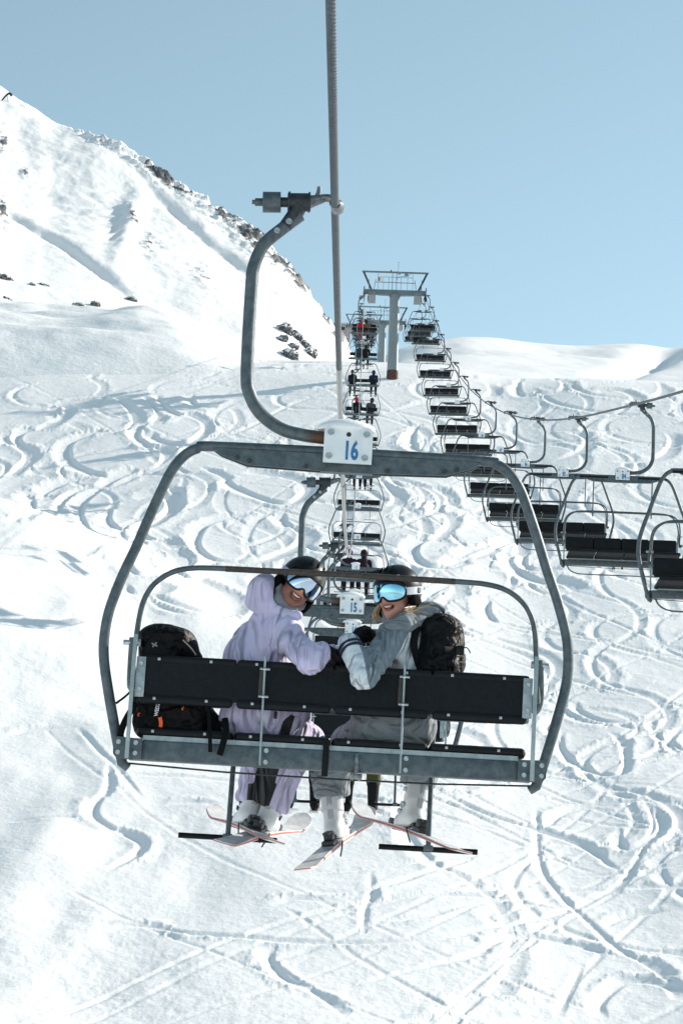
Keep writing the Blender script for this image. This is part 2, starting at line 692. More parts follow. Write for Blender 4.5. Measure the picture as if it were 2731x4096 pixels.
# rows and columns of a polar sheet round the foot of the camera
dens = np.radians(np.linspace(-9.4, 9.4, 840))
side = np.radians(9.4 + np.cumsum(0.05 * 1.24 ** np.arange(26)))
side = side[side < pi]
side = np.append(side, pi)
AZ = np.concatenate([-side[::-1], dens, side])
yy = np.arange(60, 205, 0.1)
an = np.maximum.accumulate(np.arctan2(prof(yy), yy) + yy * 1e-5)
rows = np.interp(np.linspace(an[0], an[-1], 760), an, yy)
RAD = np.concatenate([[0.5, 4, 8, 13, 18, 24, 30, 36, 42, 47, 51.5, 55, 58], rows, 205 * 1.045 ** np.arange(1, 72)])
AA, RR = np.meshgrid(AZ, RAD)
GX, GY = RR * np.sin(AA), RR * np.cos(AA)
GZ = base_z(GX, GY)
fine = sstep(55, 64, RR) * (1 - sstep(230, 300, RR)) * (1 - sstep(0.19, 0.26, np.abs(AA)))
CH = np.zeros_like(GZ)           # how churned the snow is
CARVE = np.zeros_like(GZ)
CLUMP = np.zeros_like(GZ)

def carve_ground(g, depth, width, rough=1.0, spray=1.0):
    """press one track into the sheet: a cut inner edge, a ramped floor and a rim of spray on the outside of each turn"""
    pts = np.array(catmull(g, 9))
    seg = np.diff(pts, axis=0)
    ln = np.linalg.norm(seg, axis=1) + 1e-9
    tang = seg / ln[:, None]
    turn = np.zeros(len(seg))
    turn[1:-1] = (tang[:-2, 0] * tang[2:, 1] - tang[:-2, 1] * tang[2:, 0]) / (ln[:-2] + ln[2:]) * 2
    turn = np.convolve(turn, np.ones(7) / 7, 'same')
    mx = width * 3.2 + 0.5
    r = np.hypot(pts[:, 0], pts[:, 1])
    a = np.arctan2(pts[:, 0], pts[:, 1])
    i0, i1 = np.searchsorted(RAD, [r.min() - mx, r.max() + mx])
    da = mx / max(r.min(), 20)
    j0, j1 = np.searchsorted(AZ, [a.min() - da, a.max() + da])
    if i1 - i0 < 2 or j1 - j0 < 2:
        return
    sh = (i1 - i0, j1 - j0)
    best = np.full(sh, 1e9)
    sgn, cur, arc = np.zeros(sh), np.zeros(sh), np.zeros(sh)
    cum = np.concatenate([[0], np.cumsum(ln)])
    for q in range(len(seg)):
        r_, a_ = r[q:q + 2], a[q:q + 2]
        u0, u1 = np.searchsorted(RAD, [r_.min() - mx, r_.max() + mx])
        dq = mx / max(r_.min(), 20)
        v0, v1 = np.searchsorted(AZ, [a_.min() - dq, a_.max() + dq])
        u0, u1, v0, v1 = max(u0, i0), min(u1, i1), max(v0, j0), min(v1, j1)
        if u1 <= u0 or v1 <= v0:
            continue
        W = (slice(u0 - i0, u1 - i0), slice(v0 - j0, v1 - j0))
        rx, ry = GX[u0:u1, v0:v1] - pts[q, 0], GY[u0:u1, v0:v1] - pts[q, 1]
        t = np.clip(rx * tang[q, 0] + ry * tang[q, 1], 0, ln[q])
        ex, ey = rx - t * tang[q, 0], ry - t * tang[q, 1]
        d2 = ex * ex + ey * ey
        b_ = d2 < best[W]
        best[W] = np.where(b_, d2, best[W])
        sgn[W] = np.where(b_, np.sign(tang[q, 0] * ry - tang[q, 1] * rx), sgn[W])
        cur[W] = np.where(b_, turn[q], cur[W])
        arc[W] = np.where(b_, cum[q] + t, arc[W])
    on = np.where(best < mx * mx)
    dist = np.sqrt(best[on])
    cr, ar_ = cur[on], arc[on]
    c = np.clip(np.abs(cr) * 6.0, 0, 1)
    out_ = np.where(c > 0.05, -np.sign(cr), 1.0) * sgn[on] * dist
    wd = width * (0.55 + 0.75 * c) * (1 + 0.25 * vn2(ar_ * 0.35, np.zeros_like(ar_), 3))
    ends = sstep(0, 1.5, ar_) * sstep(0, 1.5, cum[-1] - ar_)
    wall = sstep(-0.20, 0.06, out_)
    ramp = np.clip(1 - out_ / wd, 0, 1) ** 0.8
    g_ = -depth * wall * ramp * (0.7 + 0.4 * c) * ends
    rim = depth * (0.12 * np.exp(-((out_ + 0.24) / 0.14) ** 2) + (0.12 + 0.34 * c) * np.exp(-((out_ - wd * 1.1) / (0.34 * wd + 0.08)) ** 2)) * ends
    band = sstep(0.5 * wd, 0.85 * wd, out_) * (1 - sstep(1.25 * wd, 2.3 * wd, out_)) * ends * (0.18 + 0.82 * c) * spray
    II, JJ = on[0] + i0, on[1] + j0
    old = CARVE[II, JJ]
    CARVE[II, JJ] = np.where(g_ < -0.008, np.minimum(old * 0.6, g_), old) + rim * (old > -0.05)
    CLUMP[II, JJ] = np.maximum(CLUMP[II, JJ], band * rough)

def carve(pts_px, depth=0.22, width=1.0, rough=1.0, conv=None):
    g = []
    for a, b in pts_px:
        if conv:
            a, b = conv(a, b)
        h = ground_hit(a, b)
        if h is not None:
            g.append(h[:2])
    if len(g) >= 2:
        carve_ground(g, depth, width, rough)

# older, softer runs first: linked turns down the fall line and long crossing traverses
rt = random.Random(12)
for k_ in range(28):
    x0 = -24 + 52 * (k_ + rt.uniform(-.4, .4)) / 27
    y = rt.uniform(165, 186) if k_ % 3 else rt.uniform(110, 150)
    y1 = rt.uniform(60, 72) if k_ % 2 else rt.uniform(80, 120)
    am, wl, ph, dr = rt.uniform(1.2, 3.4), rt.uniform(11, 21), rt.uniform(0, 6.3), rt.uniform(-.10, .10)
    g = []
    u = 0
    while y > y1:
        g.append((x0 + dr * u + am * sin(2 * pi * u / wl + ph) * (0.8 + 0.3 * sin(u * .11)), y + 0.22 * am * sin(4 * pi * u / wl + 2 * ph)))
        y -= wl / 9
        u += wl / 9
    g = [q_ for q_ in g if not (q_[0] < -4.0 - 0.5 * sin(q_[1]) and q_[1] < 126)]
    if len(g) > 3:
        carve_ground(g, rt.uniform(.045, .085), rt.uniform(.3, .58), 0.8, rt.uniform(.3, 1.0))
for k_ in range(120):
    y = 62 + 118 * rt.uniform(0, 1) ** 1.5
    x0 = rt.uniform(-.13, .17) * y
    ln_ = rt.uniform(9, 30)
    an_ = rt.choice([1, -1]) * rt.uniform(.25, 1.0)
    bend = rt.uniform(-.05, .05)
    g = [(x0 + t_ * cos(an_), y + t_ * sin(an_) * 1.4 + bend * t_ * t_) for t_ in np.linspace(-ln_ / 2, ln_ / 2, 7)]
    if min(q_[1] for q_ in g) > 56 and not (x0 < -2.5 and y < 128):
        carve_ground(g, rt.uniform(.035, .075), rt.uniform(.16, .32), 0.6, .5)

c5 = lambda x, y: (0.5126 * x, 803.8 + 0.5126 * y)
c4 = lambda x, y: ((1300 + x / 1.568) / 1.7417, (1700 + y / 1.568) / 1.7417)
c7 = lambda x, y: ((1400 + x / 1.178) / 1.7417, (1250 + y / 1.178) / 1.7417)
c6 = lambda x, y: (x, 1607.6 + y)
for cv, dp, wd, L_ in (
    (c5, .165, .76, [[(290, 240), (280, 290), (200, 335), (110, 370), (85, 400), (110, 440), (160, 480), (190, 500)],
                    [(60, 370), (30, 395), (100, 450), (110, 490), (60, 540), (0, 570)],
                    [(500, 200), (560, 250), (590, 300), (570, 345), (420, 375), (330, 410), (310, 460), (340, 510), (430, 550), (530, 580)],
                    [(630, 200), (690, 260), (700, 300), (640, 340), (620, 380), (660, 420), (730, 460), (700, 520), (560, 560), (430, 640), (370, 700), (370, 760), (430, 820), (540, 855)],
                    [(690, 190), (770, 270), (860, 300), (910, 330), (900, 370), (820, 415), (720, 400), (680, 360)],
                    [(860, 190), (880, 240), (1000, 250)],
                    [(160, 720), (150, 690), (170, 660), (290, 600), (480, 550)],
                    [(880, 520), (980, 560), (1060, 610), (1180, 660), (1290, 680), (1360, 630), (1330, 590), (1200, 560), (1060, 550)],
                    [(1160, 730), (960, 770), (900, 820), (890, 880), (950, 930), (1060, 945), (1180, 930), (1340, 860), (1340, 820), (1280, 770), (1270, 720)],
                    [(740, 600), (770, 650), (740, 720), (660, 790), (650, 830), (740, 870), (800, 940), (790, 990), (900, 1040), (1000, 1090), (1030, 1150), (960, 1200)],
                    [(500, 700), (490, 760), (540, 800), (640, 790), (740, 730), (750, 680), (700, 650), (600, 680)],
                    [(600, 880), (580, 950), (640, 1000), (740, 980), (780, 940), (720, 890), (660, 900)],
                    [(560, 1040), (600, 1080), (700, 1070), (720, 1030)]]),
    (c5, .10, .42, [[(0, 780), (90, 750), (160, 720), (300, 670), (520, 600), (700, 520), (900, 420), (1100, 350), (1300, 250), (1500, 180)],
                   [(0, 225), (300, 210), (500, 195), (800, 165), (1080, 110)],
                   [(0, 270), (160, 262), (300, 235), (420, 215)],
                   [(300, 920), (400, 890), (530, 860), (640, 830)], [(640, 1080), (800, 1140), (980, 1200)],
                   [(650, 1110), (760, 1160), (880, 1195)], [(900, 420), (1100, 420), (1350, 380)],
                   [(560, 570), (700, 560), (860, 570)], [(1030, 880), (1160, 860), (1300, 800)]]),
    (c4, .165, .74, [[(560, 60), (560, 120), (600, 155), (760, 170)],
                    [(600, 385), (720, 420), (760, 470), (720, 520), (760, 570), (770, 620), (700, 690), (600, 740), (570, 800), (620, 860), (700, 880), (800, 860), (900, 800), (1100, 750)],
                    [(330, 330), (400, 400), (430, 460), (380, 520)],
                    [(780, 900), (830, 860), (1000, 800), (1180, 730), (1200, 790), (1170, 850), (1250, 930), (1350, 970), (1500, 1000), (1568, 1060)],
                    [(640, 1090), (700, 1040), (800, 1000), (790, 1050), (700, 1120)],
                    [(1040, 1080), (1020, 1150), (1060, 1220), (1120, 1254)],
                    [(1250, 800), (1260, 870), (1330, 900), (1500, 880)]]),
    (c4, .095, .42, [[(380, 300), (480, 380), (600, 385), (700, 440), (710, 500), (640, 560), (400, 640), (200, 680)],
                   [(400, 560), (600, 560), (760, 540)], [(360, 90), (470, 50), (600, 10)],
                   [(900, 300), (1100, 320), (1300, 330), (1568, 300)], [(420, 1150), (560, 1060), (700, 980)]]),
    (c7, .16, .78, [[(800, 310), (800, 370), (870, 380), (1000, 350), (960, 310)], [(330, 520), (300, 580), (320, 640), (400, 660)],
                    [(1000, 560), (1100, 590), (1080, 640), (960, 700)], [(1480, 560), (1510, 600), (1470, 660), (1380, 690), (1200, 700)],
                    [(1100, 290), (1230, 285), (1300, 300), (1250, 320)], [(1340, 300), (1450, 330), (1460, 370), (1400, 400)],
                    [(640, 330), (660, 370), (620, 400)], [(1140, 380), (1260, 370), (1330, 400), (1280, 430)]]),
    (c7, .10, .5, [[(900, 390), (1000, 430), (1200, 470), (1400, 480)], [(150, 480), (350, 430), (500, 420)], [(150, 355), (400, 310), (560, 290), (800, 285)],
                   [(980, 320), (1100, 370), (1250, 400), (1568, 440)], [(1100, 600), (1300, 560), (1568, 520)], [(860, 620), (1000, 610), (1568, 640)]]),
    (c6, .085, .30, [[(245, 527), (330, 520), (430, 535), (570, 545), (700, 555), (850, 557), (1000, 545), (1160, 515), (1280, 490), (1380, 450), (1440, 400), (1500, 290), (1480, 230)],
                    [(430, 710), (560, 690), (670, 680)], [(800, 660), (950, 620), (1080, 585), (1180, 545), (1300, 560), (1450, 600)],
                    [(850, 390), (850, 445), (840, 480), (830, 550)], [(690, 440), (780, 440), (880, 425), (1000, 390), (1100, 360)],
                    [(850, 510), (960, 495), (1070, 475)], [(0, 280), (100, 270), (230, 265)], [(170, 60), (220, 110), (280, 170), (330, 230)],
                    [(0, 85), (80, 70), (170, 62)], [(600, 590), (700, 660), (760, 700), (800, 740)], [(1150, 480), (1120, 500), (1160, 515)],
                    [(1568, 480), (1440, 500), (1380, 530)], [(370, 245), (440, 235), (520, 245)], [(1020, 150), (1150, 130), (1290, 110)], [(1440, 180), (1568, 160)]]),
    (c6, .105, .38, [[(1230, 250), (1240, 370), (1280, 440), (1340, 500), (1420, 570), (1500, 620), (1568, 690)], [(1290, 70), (1290, 110), (1330, 150), (1420, 170), (1430, 110), (1400, 70)],
                   [(1000, 210), (1120, 260), (1260, 310), (1340, 340), (1400, 380), (1430, 400)], [(1500, 240), (1510, 300), (1440, 340), (1420, 290)],
                   [(1340, 600), (1300, 680), (1270, 744)], [(1400, 744), (1380, 700), (1440, 650), (1530, 660), (1550, 700)], [(250, 140), (245, 200), (220, 265), (320, 330), (240, 400)],
                   [(1320, 0), (1340, 30), (1420, 50), (1568, 30)], [(620, 480), (680, 460), (760, 470)], [(640, 560), (620, 590), (660, 640), (740, 670)],
                   [(1250, 300), (1300, 260), (1400, 240), (1500, 230)], [(1300, 30), (1260, 60), (1290, 100)], [(1568, 60), (1540, 100), (1568, 130)]])):
    for pl in L_:
        carve(pl, dp, wd, 1.0, cv)

n1 = fbm2(GX / 9.0, GY / 13.0, 3, 31)
CH = np.clip(sstep(-0.05, 0.5, n1 + sstep(-4, 10, GX) * 0.18) * 0.55, 0, 1)
CLUMP *= 0.65 + 0.5 * vn2(GX / 2.2, GY / 3.0, 33)
cl = np.maximum(0, vn2(GX / 0.22, GY / 0.42, 41)) ** 1.3 * 0.45 + np.maximum(0, vn2(GX / 0.12 + 4, GY / 0.28, 42)) ** 1.2 * 0.4 + np.maximum(0, vn2(GX / 0.75, GY / 1.1, 43)) * 0.35
rid = fbm2(GX / 0.7, GY / 0.9, 4, 50, 0.68)
sas = 1 - np.abs(fbm2(GX / 1.7 + GY / 11, GY / 0.75, 3, 56))          # low wind ripples across the slope
GZ = GZ + fine * (CARVE + np.clip(CLUMP, 0, 1) * (0.092 * cl + 0.02 * rid) + (0.25 + CH) * 0.038 * rid + (0.35 + 0.65 * CH) * 0.020 * sas + 0.03 * fbm2(GX / 2.6 + GY / 9, GY / 4.5, 3, 61))
nr, nc = GZ.shape
V = np.stack([GX, GY, GZ], -1).reshape(-1, 3)
ii, jj = np.meshgrid(np.arange(nr - 1), np.arange(nc - 1), indexing='ij')
a = (ii * nc + jj).ravel()
Q = np.stack([a, a + 1, a + nc + 1, a + nc], 1)
tag(obj('snow_slope', np_mesh('snow_slope', V, Q, SNOW)), kind='structure')

def polar_range(name, ridge, foot_r, ridge_r, az0, az1, na, nrow, foot_z, noise, rockf=None, mat_=SNOW, shape=1.0, back=1.35):
    """a mountain flank between a foot line and a ridge line, with the far side falling away"""
    az = np.linspace(az0, az1, na)
    rp = np.array([ray(x, y) for x, y in ridge])
    raz = np.arctan2(rp[:, 0], rp[:, 1])
    rel = rp[:, 2] / np.hypot(rp[:, 0], rp[:, 1])
    el = np.interp(az, raz, rel)
    ks = np.hanning(23)
    ks /= ks.sum()
    el[12:-12] = np.convolve(el, ks, 'same')[12:-12]
    t = np.concatenate([np.linspace(0, 1, nrow), np.linspace(1, 2, 14)[1:]])
    T, A = np.meshgrid(t, az, indexing='ij')
    Rr = np.interp(az, [az0, az1], ridge_r)[None]
    Fr = np.interp(az, [az0, az1], foot_r)[None]
    rad = Fr + (Rr - Fr) * np.minimum(T, 1) + np.maximum(T - 1, 0) * (Rr * (back - 1))
    X, Y = rad * np.sin(A), rad * np.cos(A)
    zf = base_z(Fr * np.sin(az)[None], Fr * np.cos(az)[None]) - CAMZ + foot_z
    zr = el[None] * Rr
    s = np.minimum(T, 1)
    shp = np.interp(az, [az0, az1], shape if not np.isscalar(shape) else (shape, shape))[None]
    Z = zf + (zr - zf) * (s ** shp) - np.maximum(T - 1, 0) * 0.45 * (Rr * (back - 1))
    return az, T, X, Y, Z, A

ridge = [(-420, 90), (-200, 110), (-60, 165), (0, 203), (30, 222), (60, 240), (105, 262), (120, 276), (190, 296), (230, 308), (330, 356), (420, 402), (480, 432), (540, 472), (585, 500), (612, 530), (622, 548), (660, 590),
         (690, 628), (706, 655), (735, 695), (765, 735), (795, 778), (830, 835), (880, 880), (960, 900)]
az, T, X, Y, Z, A = polar_range('mountain', ridge, (171, 178), (390, 300), radians(-15), radians(1.9), 560, 420, -0.25, 1.0, shape=(1.15, 1.75))
PX, PY = project(np.stack([X, Y, Z + CAMZ], -1))
inn = np.minimum(T * 1.0, 1) * sstep(0, 0.1, T)
big = 3.0 * fbm2(X / 38, Y / 55, 3, 71) + 0.9 * fbm2(X / 9, Y / 14, 3, 72)
zone = np.zeros_like(Z)
for (zx, zy, sx_, sy_, ang, amp) in ((540, 490, 120, 30, 38, .60), (588, 530, 50, 34, 50, .85), (690, 640, 46, 34, 50, .84), (640, 590, 60, 30, 45, .68), (305, 490, 14, 42, -20, .62), (340, 560, 26, 42, -30, .50),
                                     (10, 320, 18, 26, 0, .7), (8, 480, 16, 50, 0, .72), (60, 390, 16, 10, 0, .6), (470, 640, 30, 50, -30, .45), (240, 320, 60, 14, 25, .5), (380, 395, 110, 16, 26, .72), (750, 720, 40, 26, 50, .75), (780, 770, 30, 22, 40, .7), (690, 790, 50, 40, 30, 0.0)):
    c_, s_ = cos(radians(ang)), sin(radians(ang))
    dx, dy = (PX - zx) * c_ + (PY - zy) * s_, -(PX - zx) * s_ + (PY - zy) * c_
    zone = np.maximum(zone, amp * np.exp(-((dx / sx_) ** 2 + (dy / sy_) ** 2)))
rn = 1 - np.abs(fbm2(X / 2.0 + 5, Y / 3.0 + Z / 2, 4, 80, 0.6))
rn2 = fbm2(X / 1.5, Z / 1.1 + Y / 3, 3, 82)
sp_ = np.maximum(0, vn2(X / 5.0, Z / 5.0 + Y / 9, 90) - 0.72) * 2.2 * sstep(620, 300, PY)
spur = 1.4 * np.exp(-(((PX - 300) + (PY - 500) * 0.25) / 26) ** 2) * np.exp(-((PY - 520) / 85) ** 2)
ripple = 0.35 * np.sin((PY * 0.30 + 6 * vn2(PX / 60, PY / 60, 93)) * 1.0) * np.exp(-(((PX - 190) / 110) ** 2 + ((PY - 490) / 90) ** 2)) * (0.5 + 0.5 * vn2(PX / 25, PY / 18, 94))
gully = -1.6 * np.exp(-((PX - (-10 + (PY - 480) * 1.35) - 30) / 17) ** 2) * sstep(430, 500, PY) * sstep(700, 650, PY)
gully2 = -1.1 * np.exp(-(((PX - 420) - (PY - 480) * 1.12) / 17) ** 2) * sstep(350, 450, PY) * sstep(720, 640, PY)
apron = (0.45 * sstep(840, 740, PX) + 0.55 * sstep(700, 300, PX)) * (1 - (1 - np.clip(T / 0.12, 0, 1)) ** 2) * (1 - sstep(0.13, 0.5, T)) * (7.5 + 1.6 * fbm2(X / 14, Y / 9, 3, 77)) + 0.5 * fbm2(X / 7, Y / 5, 3, 78) * sstep(0, .06, T) * (1 - sstep(.15, .35, T))
Z2 = Z + apron + inn * (big * 0.8 + zone * (1.9 * (rn - 0.6) + 1.1 * rn2) + spur + ripple + gully + gully2 + 0.30 * fbm2(X / 3.4, Y / 4, 4, 88, 0.6)
                + 0.5 * sstep(0.9, 1.0, T) * rn2 * sstep(0.2, 0.6, zone + 0.25))
rockv = np.clip(1.12 * zone * (0.20 + 0.80 * sstep(0.45, 0.85, rn) * sstep(-0.5, 0.4, rn2 + 0.25)) + 0.55 * sp_, 0, 1)
nr, nc = Z.shape
ii, jj = np.meshgrid(np.arange(nr - 1), np.arange(nc - 1), indexing='ij')
a = (ii * nc + jj).ravel()
me = np_mesh('mountain', np.stack([X, Y, Z2 + CAMZ], -1).reshape(-1, 3), np.stack([a, a + nc, a + nc + 1, a + 1], 1)[:, ::-1], SNOWR)
attr(me, 'rock', rockv.ravel())
tag(obj('mountain', me), kind='structure')
MPX, MPY, MV = PX, PY, np.stack([X, Y, Z2 + CAMZ], -1)

ridge = [(600, 900), (760, 860), (860, 835), (930, 800), (985, 790), (1040, 778), (1085, 772), (1140, 774), (1200, 781), (1290, 789), (1350, 792), (1420, 788), (1500, 786), (1568, 787), (1750, 790), (2100, 760)]
az, T, X, Y, Z, A = polar_range('hill', ridge, (255, 240), (470, 520), radians(-1.5), radians(14), 300, 140, -4.0, 1.0, shape=1.0)
PX, PY = project(np.stack([X, Y, Z + CAMZ], -1))
inn = np.minimum(T, 1) * sstep(0, 0.1, T) * (1 - sstep(0.85, 1.0, T) * 0.7)
Z2 = Z + inn * (3.0 * fbm2(X / 45, Y / 60, 3, 101) + 0.5 * fbm2(X / 7, Y / 16, 3, 102)) - inn * 4.0 * np.exp(-((PX - 1480 + (PY - 820) * 1.8) / 55) ** 2)
nr, nc = Z.shape
ii, jj = np.meshgrid(np.arange(nr - 1), np.arange(nc - 1), indexing='ij')
a = (ii * nc + jj).ravel()
me = np_mesh('snow_hill', np.stack([X, Y, Z2 + CAMZ], -1).reshape(-1, 3), np.stack([a, a + nc, a + nc + 1, a + 1], 1)[:, ::-1], SNOW)
tag(obj('snow_hill', me), kind='structure')

# ------------------------------------------------------------------ boulders on the flank
def surf_at(px, py):
    k_ = np.argmin((MPX - px) ** 2 + (MPY - py) ** 2 + (MV[..., 1] > 380) * 1e6)
    q = MV.reshape(-1, 3)[k_]
    g = ground_hit(px, py)
    if g is not None and np.linalg.norm(g - CAM) < np.linalg.norm(q - CAM):
        q = g
    return q

def rock_mesh(seed, r):
    bm = bmesh.new()
    bmesh.ops.create_icosphere(bm, subdivisions=4, radius=1.0)
    co = np.array([v.co[:] for v in bm.verts])
    d = 0.42 * vn3(co * 1.1 + seed * 9.7, seed) + 0.30 * (0.5 - np.abs(vn3(co * 2.3 + seed, seed + 1))) + 0.16 * (0.5 - np.abs(vn3(co * 5 + seed, seed + 4))) + 0.06 * vn3(co * 11, seed + 2)
    co = co * (0.9 + d)[:, None]
    co = np.round(co * 5 + 0.35 * vn3(co * 3, seed + 6)[:, None]) / 5 * 0.35 + co * 0.65          # broken ledges
    co = co * np.array(r)
    Rr = np.array(Matrix.Rotation(seed * 1.7, 3, 'Z') @ Matrix.Rotation(0.35 * sin(seed * 2.1), 3, 'X') @ Matrix.Rotation(0.3 * cos(seed * 1.3), 3, 'Y'))
    co = co @ Rr.T
    for v, c in zip(bm.verts, co):
        v.co = c
    me = bpy.data.meshes.new('rock')
    bm.to_mesh(me)
    bm.free()
    return me

ROCK = mat('dark_rock', (0.085, 0.085, 0.09), 0.85, 0, 0.5, 3, 0.6, 8)
n, L = ROCK.node_tree.nodes, ROCK.node_tree.links
src = n['Principled BSDF'].inputs['Base Color'].links[0].from_socket
ge = n.new('ShaderNodeNewGeometry')
sx = n.new('ShaderNodeSeparateXYZ')
L.new(ge.outputs['Normal'], sx.inputs[0])
tc = n.new('ShaderNodeTexCoord')
no = n.new('ShaderNodeTexNoise')
no.inputs['Scale'].default_value = 1.8
no.inputs['Detail'].default_value = 5
L.new(tc.outputs['Object'], no.inputs['Vector'])
ad = n.new('ShaderNodeMath')
ad.operation = 'MULTIPLY_ADD'
ad.inputs[1].default_value = 1.1
L.new(no.outputs['Fac'], ad.inputs[0])
L.new(sx.outputs['Z'], ad.inputs[2])
rp = n.new('ShaderNodeMapRange')
rp.inputs['From Min'].default_value = 0.80
rp.inputs['From Max'].default_value = 0.90
L.new(ad.outputs[0], rp.inputs['Value'])
mx = n.new('ShaderNodeMix')
mx.data_type = 'RGBA'
mx.inputs[7].default_value = (0.88, 0.885, 0.89, 1)
L.new(rp.outputs[0], mx.inputs[0])
L.new(src, mx.inputs[6])
L.new(mx.outputs[2], n['Principled BSDF'].inputs['Base Color'])

for i, (px, py, sx_, sz_, lb) in enumerate((
    (650, 772, 2.0, .9, 'snow topped grey rock, highest of the outcrop below the ridge'),
    (678, 783, 1.6, .9, 'jagged grey rock in the outcrop just left of the cable, second highest'),
    (645, 792, 1.6, .6, 'dark flat rock on the left side of the small outcrop'),
    (668, 806, 1.3, .6, 'dark rock in the middle of the small outcrop'),
    (700, 806, 1.5, .9, 'grey rock on the right side of the small outcrop'),
    (712, 822, 1.7, 1.0, 'grey rock at the lower right end of the small outcrop'),
    (660, 824, 2.0, .8, 'snow covered rock at the foot of the small outcrop'),
    (292, 690, 1.3, .45, 'low dark rock lying alone on the smooth snow at left'),
    (308, 694, .8, .35, 'small dark stone just right of the lone low rock'),
    (180, 711, 1.3, .6, 'snow capped rock at the head of a blue shadow at left'),
    (222, 710, 1.2, .5, 'snow capped rock right of the one casting a blue shadow'),
    (105, 672, 1.2, .4, 'low dark rocks upper left above the smooth apron'),
    (70, 668, .7, .4, 'small dark stone left of the low rocks on the apron'),
    (14, 650, 2.0, .7, 'dark snow capped rock at the left picture edge'),
    (14, 718, 1.8, .8, 'grey rock at the left edge below the dark snow capped one'))):
    q = surf_at(px, py)
    o = obj('rock', rock_mesh(i + 3, (sx_ * (0.62 if i < 7 else 0.5), sx_ * 0.55, sz_ * (0.95 if i < 7 else 0.7))), None, ROCK)
    for p_ in o.data.polygons:
        p_.use_smooth = False
    o.location = (q[0], q[1], q[2] - sz_ * 0.12)
    tag(o, lb, 'rock', 'rocks on the snow flank')

# ==================================================================== THE LIFT
UPX, DNX = -0.13, 4.61
CU = (-2.35102267e-06, 1.84336176e-03, 4.10804613e-02, 3.32554197)
CD = (-1.29728049e-06, 1.08114567e-03, 1.42093294e-01, 3.235)
YT, YT2 = 176.5, 262.0          # towers

def cable_z(c, Y):
    Y = np.asarray(Y, float)
    z1 = np.polyval(c, np.minimum(Y, YT))
    e = np.maximum(0, Y - YT)
    near = -0.030 * np.exp(-((Y - 11.0) / 9.0) ** 2) if c is CU else -0.17 * sstep(44, 24, Y)
    return CAMZ + z1 + near + 0.245 * e + 0.00022 * e * e

def line_x(c, Y):
    return (-0.172 + 0.0003 * np.asarray(Y, float)) if c is CU else (DNX + 0.0 * np.asarray(Y, float))

def on_line(c, X, n):
    """point on the cable at camera depth n * 12 m"""
    Y = np.arange(2, 300, 0.05)
    z = cable_z(c, Y)
    dep = Y * cp + (z - CAMZ) * sp
    k_ = np.searchsorted(dep, n * 12.0)
    return Vector((float(line_x(c, Y[k_])), Y[k_], z[k_]))

def make_cable(c, X, y0, y1, label):
    t = empty('haul_cable', Matrix.Translation((X, YT, float(cable_z(c, YT)))))
    tag(t, label, 'cable', 'the two strands of the haul rope')
    org = np.array([X, YT, float(cable_z(c, YT))])
    # near stretch: six twisted strands as real ridges, then plain rope
    yn = 16.0
    ys = np.arange(y0, yn, 0.0075)
    ang = np.linspace(0, 2 * pi, 48, endpoint=False)
    z = cable_z(c, ys)
    dz = np.gradient(z, ys)
    nl = np.sqrt(1 + dz * dz)
    lay = 0.25
    A_, Y_ = np.meshgrid(ang, ys)
    ph = 6 * (A_ - 2 * pi * Y_ / lay * 1.0)
    r = 0.0150 + 0.0060 * np.abs(np.cos(ph / 2)) ** 0.6
    Vx = line_x(c, Y_) + r * np.cos(A_)
    ny, nz = -dz / nl, 1 / nl
    Vy = Y_ + r * np.sin(A_) * ny[:, None]
    Vz = z[:, None] + r * np.sin(A_) * nz[:, None]
    V = np.stack([Vx, Vy, Vz], -1).reshape(-1, 3) - org
    k_, n_ = 48, len(ys)
    i_, j_ = np.meshgrid(np.arange(n_ - 1), np.arange(k_), indexing='ij')
    a = (i_ * k_ + j_).ravel()
    b = (i_ * k_ + (j_ + 1) % k_).ravel()
    if X < 0:
        obj('near_rope', np_mesh('near_rope', V, np.stack([a, b, b + k_, a + k_], 1), CABLE), t)
    else:
        yn = y0
    ys = np.concatenate([np.linspace(yn, YT, 90), np.linspace(YT + 0.5, y1, 30)])
    MB().tube([(float(line_x(c, y)) - X, y - YT, float(cable_z(c, y)) - org[2]) for y in ys], 0.0205, 10).build('far_rope', CABLE_L if X < 0 else CABLE, t)

make_cable(CU, UPX, 4.0, 330.0, 'thick twisted steel haul rope running overhead on the ascending side')
make_cable(CD, DNX, 6.0, 330.0, 'sagging steel haul rope on the right, carrying the descending empty chairs')

# ------------------------------------------------------------------ chair meshes (origin at the grip; x across, y uphill, z up)
XC = 0.134
mir = lambda L_: [(2 * XC - x, y, z) for x, y, z in L_]
CM = {}

def cm(name, mb, mt, smooth=True):
    CM[name] = mb.mesh(name, mt, smooth)

cm('hanger', MB().tube(catmull([(-0.172, 0, -0.05), (-0.256, 0, -0.124), (-0.345, 0, -0.215), (-0.388, 0, -0.33), (-0.394, 0, -0.45), (-0.388, 0, -0.88), (-0.365, 0, -1.0), (-0.304, 0, -1.095), (-0.20, 0, -1.165), (-0.09, 0, -1.19), (0.03, 0, -1.20)], 6), 0.0325, 16), STEEL_H)
cm('grip_body', MB().cyl((-0.24, 0, 0.015), (-0.125, 0, 0.02), 0.047, 18).cyl((-0.238, 0, 0.015), (-0.228, 0, 0.015), 0.055, 18).cyl((-0.137, 0, 0.02), (-0.128, 0, 0.02), 0.053, 18)
   .tube([(-0.185, 0, 0.0), (-0.20, 0, -0.05), (-0.245, 0, -0.115)], [0.046, 0.04, 0.034], 14).cyl((-0.285, 0, 0.012), (-0.235, 0, 0.014), 0.026, 12), DARKST)
